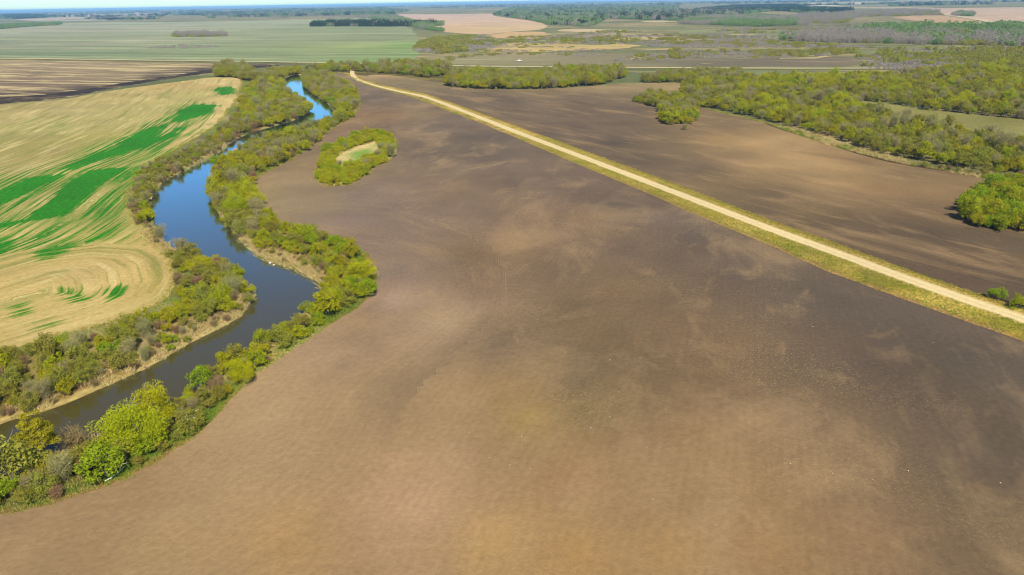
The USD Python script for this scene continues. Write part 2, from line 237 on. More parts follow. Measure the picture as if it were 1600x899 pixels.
# ---------------------------------------------------------------- fields
def field(name, ring, z, m, col, row, k=.013, step=None, along=None, mask=None):
    v, f = sheet_pts(ring, k, step=step)
    cc = col(v) if callable(col) else idw(v, col)
    rr = row(v) if callable(row) else v@np.asarray(row, float)
    al = along(v) if along else (v@np.array([row[1], -row[0]]) if not callable(row) else v@np.array([.326, .945]))
    g = put('/World/'+numbered(name), np.c_[v, np.full(len(v), z)], f, m, cc, rr, along=al, mask=mask(v) if mask else None)
    tag(g, kind='structure'); return v
ROWN = np.array([.945, -.326])                      # across the seeding rows
main_tones = [(-100, 880, 171, 142, 108), (60, 850, 169, 141, 106), (250, 850, 177, 147, 107), (250, 770, 165, 137, 103), (420, 640, 182, 154, 118), (350, 700, 173, 145, 111), (450, 850, 179, 145, 101), (500, 540, 177, 150, 121), (600, 600, 182, 153, 115), (620, 470, 181, 154, 137), (690, 500, 188, 162, 131), (560, 500, 180, 150, 115), (650, 420, 154, 130, 112), (620, 420, 136, 119, 109), (700, 330, 136, 115, 100), (740, 400, 136, 113, 84), (800, 380, 150, 123, 94), (750, 440, 146, 119, 98), (650, 800, 196, 159, 127), (770, 850, 193, 157, 107), (900, 860, 184, 147, 98), (1050, 860, 178, 143, 97), (1200, 860, 167, 134, 95), (1350, 850, 152, 123, 91), (1500, 860, 126, 105, 82), (1640, 880, 113, 97, 78), (720, 650, 172, 142, 106), (700, 720, 184, 149, 121), (800, 620, 158, 129, 84), (830, 650, 172, 144, 89), (870, 600, 138, 114, 86), (900, 590, 122, 106, 82), (920, 640, 128, 110, 75), (780, 540, 126, 107, 88), (1000, 700, 152, 122, 92), (1080, 690, 159, 126, 92), (900, 750, 168, 133, 96), (1150, 760, 160, 129, 92), (1000, 620, 130, 109, 80), (950, 520, 132, 109, 80), (900, 480, 124, 103, 80), (960, 450, 140, 115, 86), (1040, 500, 132, 107, 82), (1160, 540, 132, 107, 84), (1100, 590, 128, 105, 78), (880, 420, 126, 105, 86), (840, 330, 134, 109, 94), (900, 340, 148, 121, 94), (920, 360, 150, 123, 100), (940, 390, 120, 101, 84), (1000, 420, 132, 109, 86), (900, 300, 116, 99, 88), (830, 270, 122, 105, 94), (960, 320, 104, 93, 84), (1030, 345, 140, 121, 108), (1080, 360, 106, 95, 86), (1150, 430, 106, 93, 84), (1100, 460, 118, 99, 82), (1250, 460, 102, 91, 82), (1300, 480, 100, 89, 80), (1400, 500, 104, 91, 82), (1250, 560, 112, 95, 80), (1350, 570, 106, 91, 80), (1500, 560, 100, 89, 80), (1550, 580, 108, 95, 84), (1450, 620, 106, 91, 78), (1300, 650, 132, 109, 86), (1450, 720, 114, 97, 80), (1560, 700, 104, 91, 78), (1350, 740, 138, 113, 88), (1250, 720, 147, 120, 91), (1700, 650, 104, 91, 78), (500, 320, 154, 135, 111), (450, 320, 161, 143, 113), (420, 300, 166, 145, 109), (560, 340, 151, 129, 120), (600, 370, 141, 121, 111), (620, 330, 149, 127, 115), (640, 300, 145, 123, 109), (560, 310, 139, 121, 109), (680, 280, 142, 119, 100), (720, 300, 140, 117, 98), (760, 330, 130, 109, 94), (660, 240, 122, 107, 94), (720, 230, 116, 103, 92), (690, 200, 122, 107, 96), (640, 200, 130, 111, 94), (650, 178, 152, 129, 100), (600, 180, 150, 119, 88), (590, 183, 156, 127, 94), (560, 200, 148, 121, 98), (480, 260, 155, 132, 98), (460, 280, 161, 141, 109), (780, 240, 118, 103, 92), (580, 155, 124, 109, 96), (560, 130, 134, 117, 100), (620, 160, 126, 109, 94), (540, 118, 146, 127, 106), (700, 185, 120, 105, 94), (760, 215, 112, 99, 90)]
P_mainS = P_main.simplify(.8)
def main_rows(v):
    d = shapely.distance(LineString(ats(main_left[1:22])), shapely.points(v))
    t = ease(d, 16, 44)
    return np.where(t < .5, d, v@ROWN+300)
def main_col(v): return idw(v, main_tones)
field('ploughed_field', main_ring, .03, m_soil, main_col, main_rows, k=.011)
right_tones = [(600, 119, 186, 158, 116), (640, 128, 138, 124, 91), (680, 130, 150, 134, 99), (700, 145, 132, 116, 93), (760, 150, 124, 106, 87), (800, 160, 110, 96, 84), (850, 146, 142, 122, 93), (900, 140, 166, 144, 106), (960, 137, 176, 154, 112), (1050, 135, 181, 158, 110), (1010, 150, 134, 117, 89), (920, 150, 112, 98, 84), (900, 170, 128, 108, 87), (950, 190, 118, 100, 86), (980, 170, 106, 92, 80), (1030, 205, 112, 99, 81), (880, 205, 104, 90, 80), (960, 225, 98, 86, 76), (1080, 205, 140, 117, 87), (1140, 195, 127, 108, 83), (1120, 215, 167, 138, 95), (1050, 235, 121, 104, 83), (1100, 260, 108, 93, 77), (1000, 250, 106, 93, 79), (1180, 225, 193, 160, 113), (1220, 215, 193, 160, 113), (1230, 245, 194, 160, 113), (1300, 260, 193, 160, 113), (1350, 250, 148, 121, 86), (1200, 260, 193, 160, 113), (1160, 245, 150, 125, 93), (1300, 285, 193, 160, 113), (1420, 275, 130, 110, 81), (1450, 295, 155, 128, 90), (1380, 300, 155, 125, 90), (1450, 330, 137, 112, 86), (1220, 300, 108, 91, 73), (1260, 325, 142, 119, 85), (1200, 325, 99, 84, 69), (1330, 340, 118, 98, 74), (1300, 355, 96, 82, 68), (1400, 370, 104, 88, 72), (1380, 390, 118, 98, 76), (1450, 365, 90, 78, 65), (1450, 400, 100, 84, 70), (1530, 400, 116, 94, 72), (1520, 430, 92, 76, 65), (1580, 440, 96, 80, 68), (1480, 425, 108, 88, 70), (1580, 380, 104, 90, 72), (1700, 420, 100, 84, 70)]
def right_col(v): return idw(v, right_tones)
field('ploughed_field', right_ring, .03, m_soil2, right_col, np.array([.82, .57]), k=.012)
# the hay and crop field left of the river
G_ = (38, 148, 22)
green_patches = [[(-40, 312), (0, 300), (40, 279), (105, 272), (74, 290), (45, 303), (0, 324), (-40, 340)], [(-60, 360), (0, 349), (42, 342), (62, 325), (107, 284), (140, 266), (207, 260), (190, 272), (150, 292), (117, 322), (105, 335), (50, 347), (0, 357), (-60, 375)],
    [(180, 224), (200, 214), (225, 202), (260, 193), (250, 207), (240, 222), (200, 230)], [(268, 190), (277, 174), (300, 163), (337, 165), (326, 178), (300, 186), (275, 192)], [(95, 262), (120, 254), (150, 240), (180, 226), (215, 217), (290, 207), (280, 213), (225, 232), (180, 246), (140, 258), (110, 268)],
    [(330, 140), (350, 134), (375, 138), (372, 146), (340, 150)], [(90, 268), (130, 243), (190, 224), (220, 218), (190, 235), (140, 255)], [(250, 215), (275, 200), (292, 195), (282, 208), (262, 222)], [(-40, 370), (20, 366), (40, 380), (10, 400), (-40, 405)], [(50, 396), (80, 378), (125, 365), (130, 382), (90, 402), (60, 415)], [(15, 478), (45, 470), (60, 482), (40, 495), (20, 495)], [(160, 455), (170, 446), (195, 450), (190, 462), (172, 472)], [(45, 508), (75, 500), (98, 498), (80, 508), (50, 515)], [(80, 450), (130, 445), (150, 470), (130, 482), (90, 470)]]
GP = [poly(p) for p in green_patches]; gw = [1, 1, .95, .95, .75, .5, .5, .8, .5, .45, .6, .7, .6, .35]
swirl = poly([(0, 400), (60, 388), (160, 381), (230, 386), (262, 402), (276, 432), (264, 458), (230, 480), (150, 506), (0, 545), (-300, 640), (-300, 440)])
sw_line = LineString(ats([(-300, 650), (0, 548), (100, 518), (200, 490), (255, 462), (272, 432), (258, 404), (225, 388), (160, 384), (60, 396), (-100, 440)]))
flow = LineString(ats([(-300, 500), (0, 395), (60, 372), (110, 342), (160, 300), (215, 262), (262, 242), (320, 205), (352, 170), (372, 140), (380, 122)]))
def left_rows(v):
    pts = shapely.points(v); a = shapely.distance(flow, pts); b = shapely.distance(sw_line, pts)
    return np.where(shapely.contains_xy(swirl, v[:, 0], v[:, 1]), b+500, a)
left_tones = [(0, 170, 178, 160, 102), (100, 170, 196, 178, 122), (200, 150, 198, 178, 116), (280, 135, 200, 172, 108), (360, 126, 226, 200, 140), (300, 150, 190, 180, 110), (230, 170, 186, 176, 108), (100, 200, 186, 180, 116), (0, 230, 166, 158, 90), (60, 235, 172, 162, 98), (20, 250, 176, 158, 100), (40, 262, 186, 176, 110), (150, 215, 178, 170, 92), (330, 195, 228, 200, 138), (350, 160, 230, 204, 142), (300, 218, 226, 196, 136), (270, 232, 216, 190, 124), (235, 245, 200, 182, 106), (200, 280, 160, 160, 76), (190, 320, 172, 164, 88), (215, 350, 182, 164, 92), (170, 345, 176, 170, 92), (140, 330, 196, 184, 110), (100, 350, 216, 198, 130), (60, 365, 222, 198, 136), (120, 360, 190, 176, 104), (180, 370, 178, 166, 88), (30, 385, 214, 192, 124), (70, 400, 206, 184, 112), (0, 410, 200, 178, 110), (100, 395, 214, 188, 118), (180, 390, 218, 192, 124), (230, 400, 216, 186, 122), (200, 430, 220, 192, 126), (240, 430, 206, 180, 110), (150, 430, 222, 196, 134), (100, 425, 222, 194, 132), (40, 430, 218, 190, 126), (0, 440, 214, 186, 120), (150, 480, 222, 196, 134), (60, 470, 204, 182, 112), (0, 480, 212, 190, 124), (40, 520, 224, 200, 134), (100, 505, 224, 198, 134), (200, 485, 206, 184, 112), (255, 455, 196, 174, 98), (0, 540, 206, 180, 108), (-150, 560, 206, 180, 112), (-200, 300, 190, 170, 110)]
def left_col(v): return idw(v, left_tones, 3.)
def left_along(v):
    pts = shapely.points(v); return np.where(shapely.contains_xy(swirl, v[:, 0], v[:, 1]), shapely.line_locate_point(sw_line, pts)*.6, v@np.array([.15, .99]))
def left_mask(v):
    g = np.full(len(v), -.20)+.60*inside(v, poly([(-60, 410), (60, 420), (215, 370), (235, 290), (300, 215), (345, 170), (300, 155), (180, 215), (60, 262), (-60, 285)]), 12, 6, .03, 77)*(1-inside(v, swirl, 4))
    for pl, w, i in zip(GP, gw, range(99)): g = np.maximum(g, -.3+(w+.55)*inside(v, pl, 4.5, 2.5, .08, i))
    return g
field('stubble_field', left_ring, .03, m_crop, left_col, left_rows, k=.0095, along=left_along, mask=left_mask)
# land beyond
def far_field(name, pts, z, m, tones, row=(.34, .94), k=.02, jit=1.0, soft=1, seed=0, pw=3., rag=0.):
    ring = densify(chaikin(ats(pts), soft) if soft else ats(pts), 4., jit, seed)
    if rag: ring = ring+(np.c_[fb(ring, .022, 4, seed), fb(ring, .022, 4, seed+9)]-.5)*2*rag
    field(name, ring, z, m, tones if callable(tones) else (lambda v: idw(v, tones, pw)), row, k)
EWN = np.array([.341, .940])
tan = lambda c: (lambda v: np.tile(alb(c), (len(v), 1))*(1+(fb(v, .02, 4, 51)-.5)*.5)[:, None])
def nw_col(v):
    return idw(v, [(0, 100, 168, 148, 116), (150, 105, 166, 146, 118), (0, 130, 150, 126, 104), (100, 130, 156, 134, 108), (250, 103, 176, 158, 112), (300, 100, 160, 142, 108), (200, 120, 170, 150, 116), (0, 158, 74, 62, 52), (60, 155, 82, 70, 56), (185, 134, 72, 60, 54), (250, 120, 70, 60, 56), (340, 109, 74, 62, 56), (400, 102, 78, 66, 58), (330, 103, 92, 78, 66)], 4.)
far_field('stubble_field', [(-700, 98), (-300, 93), (0, 94.5), (185, 97.5), (400, 100), (437, 101), (405, 107), (345, 112), (280, 121), (190, 136), (90, 156), (0, 162), (-200, 188), (-700, 260)], .04, m_burnt, nw_col, EWN, .016)
far_field('burnt_strip', [(-200, 190), (-200, 176), (0, 152), (90, 147), (185, 131), (280, 117), (340, 107), (380, 103.5), (437, 101.5), (434, 104), (400, 107), (345, 112), (280, 120.5), (190, 135.5), (90, 155), (0, 161.5)], .09, m_soil, tan((60, 50, 44)), EWN, .014)
far_field('grass_field', [(-600, 92), (-300, 50), (0, 38), (80, 33), (150, 29.5), (270, 26.5), (400, 25.5), (560, 25.5), (640, 41), (655, 60), (655, 78), (650, 95), (640, 100.5), (400, 96), (185, 92.5), (0, 90)], .10, m_pasture,
    [(0, 88, 140, 158, 118), (200, 88, 152, 168, 124), (300, 80, 160, 172, 130), (400, 85, 158, 172, 124), (500, 85, 166, 180, 122), (560, 72, 176, 186, 124), (640, 70, 132, 172, 80), (600, 92, 120, 160, 84), (640, 92, 140, 160, 98), (450, 92, 148, 164, 116), (400, 65, 150, 164, 122), (500, 60, 162, 166, 128), (600, 60, 152, 158, 116), (300, 62, 172, 174, 138), (200, 65, 172, 172, 142), (100, 70, 158, 158, 132), (0, 65, 156, 160, 130), (300, 45, 186, 186, 156), (200, 45, 190, 186, 160), (100, 45, 186, 180, 158), (400, 45, 172, 180, 142), (480, 45, 158, 172, 126), (400, 30, 186, 194, 160), (500, 27, 176, 190, 150), (250, 30, 204, 200, 178), (600, 50, 154, 164, 118), (-300, 70, 150, 155, 125)], EWN, .02)
far_field('bare_field', [(720, 101), (650, 99), (700, 90), (760, 83.5), (880, 82.5), (1000, 84), (1060, 90), (1150, 92), (1220, 90), (1300, 88), (1345, 92), (1352, 104), (1200, 104.5), (1000, 103.5)], .10, m_far,
    [(700, 95, 160, 156, 112), (800, 90, 166, 154, 118), (800, 98, 158, 150, 112), (900, 92, 156, 144, 112), (1000, 95, 140, 132, 104), (1000, 101, 150, 144, 108), (1100, 97, 126, 116, 96), (1200, 95, 120, 108, 90), (1300, 96, 132, 118, 98), (1340, 100, 140, 128, 100)], EWN, .018)
far_field('tan_field', [(620, 23), (640, 19.5), (700, 16.5), (760, 15), (798, 15), (765, 21), (775, 26), (800, 29), (830, 33), (858, 39.5), (848, 47), (800, 50), (760, 55), (722, 53), (690, 50), (668, 43), (645, 36), (622, 28)], .35, m_far,
    [(640, 24, 226, 196, 178), (700, 22, 222, 190, 172), (760, 20, 216, 190, 174), (700, 35, 228, 196, 172), (760, 30, 226, 194, 168), (800, 38, 224, 192, 158), (760, 46, 226, 196, 150), (840, 42, 226, 198, 160), (700, 47, 222, 190, 146)], EWN)
for i, (pts, cc) in enumerate([([(700, 66), (730, 62), (760, 62), (750, 66), (720, 68)], (206, 178, 120)), ([(890, 58), (930, 56), (950, 58), (920, 60)], (226, 196, 140)), ([(1010, 78), (1050, 76), (1080, 78), (1040, 80)], (210, 186, 124)), ([(1110, 84), (1160, 82), (1200, 83), (1150, 85)], (206, 182, 120)), ([(1100, 55), (1140, 53.5), (1180, 54.5), (1140, 56)], (196, 180, 120)), ([(1430, 86), (1470, 84), (1500, 84.5), (1460, 87)], (220, 206, 140)), ([(1458, 121), (1475, 118), (1496, 117), (1490, 120), (1470, 122)], (226, 212, 150)), ([(1545, 82), (1575, 82), (1584, 85), (1560, 86)], (216, 206, 120)), ([(735, 82), (770, 72), (800, 66), (870, 69), (930, 71), (985, 67), (992, 73), (955, 79), (880, 82.5), (800, 83)], (212, 186, 120)), ([(950, 63), (985, 57), (1035, 57), (1070, 60), (1062, 66), (1045, 65), (1010, 62), (975, 64)], (222, 194, 140)),
        ([(868, 47.5), (905, 45), (950, 46), (976, 48), (940, 50), (885, 50)], (224, 200, 158)), ([(748, 59), (775, 53), (840, 49), (872, 57), (820, 62), (770, 62)], (222, 188, 138)), ([(1170, 66), (1210, 66), (1253, 67.5), (1240, 71), (1185, 70)], (214, 196, 130)), ([(955, 90), (985, 92), (1010, 95), (980, 96)], (196, 176, 120)), ([(860, 65), (890, 63), (905, 66), (880, 69)], (220, 190, 130)), ([(1000, 33.5), (1030, 32.5), (1062, 33.5), (1040, 35.5), (1010, 35.5)], (214, 200, 150)), ([(958, 26.5), (978, 26.3), (978, 28.2), (958, 28.5)], (214, 206, 160)), ([(1055, 14.6), (1095, 13.6), (1095, 15.2), (1056, 16.4)], (200, 200, 160)), ([(1070, 99), (1108, 97.8), (1110, 99.5), (1080, 100.5)], (220, 206, 150)), ([(1200, 92), (1250, 90), (1306, 88.5), (1300, 90.5), (1250, 92.5), (1210, 94)], (204, 186, 134)),
        ([(950, 52.5), (988, 53), (985, 55), (955, 55.5)], (222, 196, 148)), ([(1290, 47.5), (1313, 47.5), (1312, 49), (1292, 49)], (228, 220, 170))]):
    far_field('dry_marsh', pts, .30+.006*i, m_far, tan(cc), EWN, .02, 1.5, 1, i, rag=42.)
for i, (pts, cc) in enumerate([([(1245, 5.5), (1262, 3.5), (1330, 2.5), (1370, 3.5), (1368, 6.5), (1300, 7.5), (1322, 11), (1260, 9)], (216, 206, 176)), ([(1453, 13.5), (1560, 12), (1750, 9), (1800, 45), (1600, 41), (1565, 38), (1520, 28.5), (1468, 22.5)], (214, 186, 162)), ([(1388, 27), (1440, 24.5), (1470, 24), (1515, 30.5), (1570, 41), (1500, 37), (1440, 36), (1420, 32)], (206, 174, 136)), ([(1275, 12), (1400, 11.8), (1460, 12.5), (1450, 14), (1360, 13.5)], (206, 190, 160)), ([(20, 31), (80, 26), (160, 18), (240, 14), (215, 20), (270, 23), (230, 26), (140, 29), (60, 33.5)], (206, 190, 168)), ([(530, 17.2), (560, 17), (562, 18.6), (535, 19)], (214, 206, 180))]):
    far_field('tan_field', pts, .5+.01*i, m_far, tan(cc), (.6, .8), .02, 0., 0, 60+i)
far_field('meadow', [(1050, 51), (1090, 46), (1180, 43), (1250, 47), (1300, 55), (1230, 60), (1140, 62), (1080, 60)], .22, m_far, tan((150, 152, 104)), EWN)
far_field('meadow', [(1325, 84), (1400, 78), (1520, 76), (1640, 74), (1640, 92), (1560, 88), (1480, 90), (1420, 92), (1360, 100)], .2, m_far, tan((146, 150, 96)), EWN)
clearing = [(1318, 159), (1345, 157), (1385, 161), (1450, 172), (1530, 180), (1600, 187), (1750, 205), (1750, 250), (1600, 226), (1520, 213), (1440, 198), (1380, 181), (1340, 168)]
far_field('meadow', clearing, .05, m_grass, tan((150, 146, 82)), EWN, .012)
far_field('meadow', [(1556, 322), (1580, 317), (1620, 317), (1700, 325), (1690, 345), (1620, 334), (1575, 332)], .05, m_grass, tan((46, 150, 32)), EWN, .012)
def isl_col(v): return mixc(np.tile(alb((232, 208, 148)), (len(v), 1)), alb((120, 176, 52)), inside(v, poly([(524, 258), (555, 236), (586, 227), (588, 238), (556, 256)]), 2.5, 4., .15)*.85)
far_field('dry_marsh', [(495, 282), (500, 262), (508, 240), (530, 225), (560, 215), (590, 209), (612, 216), (622, 236), (610, 250), (585, 258), (572, 272), (545, 287), (515, 291)], .05, m_grass, isl_col, EWN, .012)
# ---------------------------------------------------------------- roads and verges
def resample(line, step):
    ls = LineString(chaikin(line, 2, False)); n = int(ls.length/step); return np.array([ls.interpolate(i*ls.length/n).coords[0] for i in range(n+1)])
def ribbon(name, line, w, z, m, color, step=3., crown=.0):
    c = resample(line, step); t = np.gradient(c, axis=0); t /= np.linalg.norm(t, axis=1)[:, None]; nrm = np.c_[-t[:, 1], t[:, 0]]
    offs = np.array([-.5, -.42, -.25, 0, .25, .42, .5])*w; v = []; col = []; row = []
    wob = (fb(c, .25, 3, 71)-.5)*.5
    for j, o in enumerate(offs):
        e = wob*(abs(o) > .49*w)
        v.append(np.c_[c+nrm*(o+e)[:, None] if np.ndim(o+e) else c+nrm*o, np.full(len(c), z+crown*(1-(2*o/w)**2))]); row.append(np.full(len(c), o))
        tone = 1.06 if j in (2, 4) else (.92 if j in (0, 6) else .98)
        col.append(np.tile(np.asarray(color)*tone, (len(c), 1)))
    n = len(c); v = np.vstack(v); f = []
    for j in range(len(offs)-1):
        a = np.arange(n-1)+j*n; f.append(np.c_[a+n, a+n+1, a+1, a])
    g = put('/World/'+numbered(name), v, np.vstack(f), m, np.vstack(col), np.concatenate(row)); tag(g, kind='structure')
verge_ring = densify(np.vstack([SE, NE[::-1]]), 2.0, .45, 8); P_verge = Polygon(verge_ring).buffer(0)
SL, NL, RLs = LineString(SE), LineString(NE), LineString(RL)
def verge_col(v):
    p = shapely.points(v); ds, dn, dc = shapely.distance(SL, p), shapely.distance(NL, p), shapely.distance(RLs, p); n = fb(v, .22, 4, 72)
    c = mixc(np.tile(alb((190, 168, 62)), (len(v), 1)), alb((140, 140, 34)), ease(n, .4, .6))
    c = mixc(c, alb((212, 188, 92)), ease(fb(v, .07, 4, 74), .46, .6)*.8)
    c = mixc(c, alb((192, 150, 100)), ease(1.6-ds+(n-.5)*2, 0, .9)); c = mixc(c, alb((112, 84, 62)), ease(.9-np.abs(ds-1.5)+(n-.5)*1.5, 0, .6)*.45)
    c = mixc(c, alb((150, 120, 40)), ease(1.8-dn+(n-.5)*2, 0, 1)*.8)
    c = mixc(c, alb((214, 182, 104)), ease(1.1-np.abs(dn-2.6)+(n-.5)*1.5, 0, .8)*.8)
    return mixc(c, alb((218, 190, 120)), ease(2.9-dc+(n-.5)*1.2, 0, .6)*.8)
field('road_verge', verge_ring, .045, m_grass, verge_col, (1, 0), k=.008)
ribbon('gravel_road', RL, 4.1, .06, m_gravel, alb((244, 222, 172)), 3., .08)
ew = [(-900, 92), (-300, 90), (0, 91.5), (185, 94), (400, 96.8), (550, 99.3), (617, 101), (717, 103.5), (800, 104.6), (1000, 106.3), (1200, 107.3), (1345, 107.3), (1700, 106)]
ribbon('gravel_road', ats(ew), 7.5, .35, m_gravel, alb((236, 222, 180)), 12.)
ribbon('road_verge', ats([(u, v+1.6) for u, v in ew]), 9, .13, m_far, alb((120, 122, 66)), 12.)
ribbon('gravel_road', ats([(1440, 20), (1470, 23), (1520, 29.5), (1568, 39.2), (1640, 55)]), 16, .9, m_gravel, alb((226, 214, 176)), 20.)
# the dark marshy channel along the front of the big wood
ribbon('marsh_channel', ats([(1195, 192), (1222, 203), (1262, 214), (1295, 225), (1350, 243), (1395, 254), (1440, 262), (1500, 270), (1600, 280), (1720, 300)]), 2.0, .035, m_soil, alb((84, 64, 42)), 3.)

# ---------------------------------------------------------------- plants
def leaf_look(name, light, dark, warm=None, trans=.35, hue=.02):
    return mat(name, {'oi': ('object_info', {}), 't': ('attribute', {'attribute': 'tint'}), 'rp': ('rgb_ramp', {'ramp': [(0, dark), (.55, tuple((np.array(light)+dark)/2)), (1, light)]}),
        'ad': ('math', {'math_type': 'multiply_add', 'value2': .35}), 'ms': ('math', {'math_type': 'multiply_add', 'value2': .65, 'value3': .0}), 'h': ('hsv', {'saturation': 1., 'value': 1.}),
        'hr': ('map_range', {'to_min': .5-hue, 'to_max': .5+hue}), 'vr': ('map_range', {'to_min': 1.15, 'to_max': .85}), 'd': ('diffuse_bsdf', {}), 'tr': ('translucent_bsdf', {}), 'mx': ('mix_closure', {'fac': trans})},
        [('t.fac', 'ms.value1'), ('oi.random', 'ad.value1'), ('ms.value', 'ad.value3'), ('ad.value', 'rp.fac'), ('rp.color', 'h.color'), ('oi.random', 'hr.value'), ('hr.result', 'h.hue'), ('oi.random', 'vr.value'), ('vr.result', 'h.value'), ('h.color', 'd.color'), ('h.color', 'tr.color'), ('d.BSDF', 'mx.closure1'), ('tr.BSDF', 'mx.closure2')], 'mx.closure')
m_willow = leaf_look('willow_leaf', (.53, .50, .018), (.21, .21, .010)); m_olive = leaf_look('olive_leaf', (.43, .40, .055), (.15, .155, .025)); m_green = leaf_look('green_leaf', (.42, .49, .02), (.13, .18, .008)); m_lime = leaf_look('lime_leaf', (.58, .58, .015), (.27, .29, .008), trans=.45); m_tree = leaf_look('tree_leaf', (.56, .57, .015), (.24, .26, .008))
m_bare = leaf_look('bare_twig', (.42, .37, .16), (.21, .19, .075), trans=.2); m_brown = leaf_look('brown_twig', (.36, .25, .12), (.18, .12, .055), trans=.2); m_spruce = leaf_look('spruce_needle', (.06, .08, .035), (.02, .035, .018), trans=.1)
m_fgreen = leaf_look('far_leaf', (.28, .40, .11), (.10, .17, .055)); m_fgrey = leaf_look('far_twig', (.42, .37, .30), (.20, .17, .14), trans=.2); m_reed = leaf_look('reed_blade', (.72, .56, .25), (.36, .28, .11), trans=.25); m_blade = leaf_look('grass_blade', (.34, .42, .04), (.10, .17, .015)); m_straw = leaf_look('straw_blade', (.58, .46, .14), (.24, .22, .04))
m_bark = mat('bark', {'geo': ('geometry', {}), 'n': ('noise_texture', {'scale': 5., 'detail': 4.}), 'r': ('rgb_ramp', {'ramp': [(0, (.09, .075, .055)), (1, (.26, .22, .17))]}), 'p': ('principled_bsdf', {'roughness': .9})}, [('geo.position', 'n.vector'), ('n.fac', 'r.fac'), ('r.color', 'p.base_color')], 'p.BSDF')
m_dead = mat('dead_wood', {'geo': ('geometry', {}), 'n': ('noise_texture', {'scale': 4., 'detail': 4.}), 'r': ('rgb_ramp', {'ramp': [(0, (.36, .32, .25)), (1, (.7, .66, .56))]}), 'p': ('principled_bsdf', {'roughness': .85})}, [('geo.position', 'n.vector'), ('n.fac', 'r.fac'), ('r.color', 'p.base_color')], 'p.BSDF')
m_stone = mat('stone', {'geo': ('geometry', {}), 'n': ('noise_texture', {'scale': 3., 'detail': 5.}), 'r': ('rgb_ramp', {'ramp': [(0, (.34, .30, .24)), (1, (.70, .64, .54))]}), 'p': ('principled_bsdf', {'roughness': .8})}, [('geo.position', 'n.vector'), ('n.fac', 'r.fac'), ('r.color', 'p.base_color')], 'p.BSDF')
def tube(pts, r0, r1, n=5):
    pts = np.asarray(pts, float); m = len(pts); v = []; t = np.gradient(pts, axis=0)
    for i in range(m):
        d = t[i]/np.linalg.norm(t[i]); a = np.cross(d, [0, 0, 1] if abs(d[2]) < .9 else [1, 0, 0]); a /= np.linalg.norm(a); b = np.cross(d, a)
        r = r0+(r1-r0)*i/(m-1); v += [pts[i]+r*(math.cos(q)*a+math.sin(q)*b) for q in np.arange(n)*2*math.pi/n]
    f = [(i*n+j, i*n+(j+1) % n, (i+1)*n+(j+1) % n) for i in range(m-1) for j in range(n)]+[(i*n+j, (i+1)*n+(j+1) % n, (i+1)*n+j) for i in range(m-1) for j in range(n)]
    f += [((m-1)*n, (m-1)*n+j, (m-1)*n+j+1) for j in range(1, n-1)]
    return np.array(v), np.array(f)
def join(parts):
    v, f, o = [], [], 0
    for a, b in parts: v.append(a); f.append(b+o); o += len(a)
    return np.vstack(v), np.vstack(f)
def leaves(c, nrm, size, g, aspect=.6):
    """one folded leaf spray (a diamond of two faces) at each point"""
    n = len(c); up = g.normal(size=(n, 3)); a = np.cross(nrm, up); a /= np.linalg.norm(a, axis=1)[:, None]+1e-9; b = np.cross(nrm, a); b /= np.linalg.norm(b, axis=1)[:, None]+1e-9
    s = (size*g.uniform(.65, 1.35, n))[:, None]; w = s*aspect
    v = np.stack([c-a*s, c-b*w+nrm*w*.25, c+a*s, c+b*w+nrm*w*.25], 1).reshape(-1, 3); i = np.arange(n)*4
    return v, np.vstack([np.c_[i, i+1, i+2], np.c_[i, i+2, i+3]])
def stems(g, n, Hh, Rr, r=.06, lean=.7):
    out = []; tips = []
    for k in range(n):
        a = k*2.4+g.uniform(-.4, .4); q = Rr*lean*g.uniform(.25, 1); h = Hh*g.uniform(.6, .95)
        p = np.array([[math.cos(a)*q*t**1.4*.9+.12*math.cos(a), math.sin(a)*q*t**1.4*.9+.12*math.sin(a), h*t-.15*(1-t)] for t in np.linspace(0, 1, 6)]); p[1:] += g.normal(scale=.04*Rr, size=(5, 3))*[1, 1, .3]
        out.append(tube(p, r*g.uniform(.7, 1.2), r*.25, 4)); tips.append(p)
        for _ in range(2):
            i = g.integers(2, 5); d = g.normal(size=3); d[2] = abs(d[2])+.3; d /= np.linalg.norm(d)
            out.append(tube(np.array([p[i], p[i]+d*Rr*.25, p[i]+d*Rr*.5+[0, 0, .1]]), r*.45, r*.15, 3))
    return join(out), tips
def crown_leafy(g, Hh, Rr, nl, size, base=.12, nc=34, flat=1., tall=False):
    nc_ = nc; d = g.normal(size=(nc_, 3)); d[:, 2] = np.abs(d[:, 2])*.9-.12; d /= np.linalg.norm(d, axis=1)[:, None]
    lob = 1+.22*np.sin(np.arctan2(d[:, 1], d[:, 0])*3+g.uniform(0, 6))
    z0 = Hh*(base+.26); rad = g.uniform(.45, .92, nc_)*lob
    C = np.c_[d[:, :2]*Rr*rad[:, None], z0+d[:, 2]*(Hh-z0)*rad*np.where(d[:, 2] < 0, 1.6, 1)]; ct = g.uniform(0, 1, nc_); cr = g.uniform(.7, 1.25, nc_)
    k = g.integers(0, nc_, nl); o = g.normal(size=(nl, 3)); o /= np.linalg.norm(o, axis=1)[:, None]; rr = g.uniform(.35, 1, nl)**.5*Rr*.30
    P = C[k]+o*(rr*cr[k])[:, None]*[1, 1, .75]; P[:, 2] = np.abs(P[:, 2]-.15)+.15
    nrm = o*.7+g.normal(size=(nl, 3))*.6+[0, 0, .35]; nrm /= np.linalg.norm(nrm, axis=1)[:, None]
    v, f = leaves(P, nrm, size, g); t = np.clip(.5*ct[k]+.5*g.uniform(0, 1, nl), 0, 1)
    return v, f, np.repeat(t, 4)
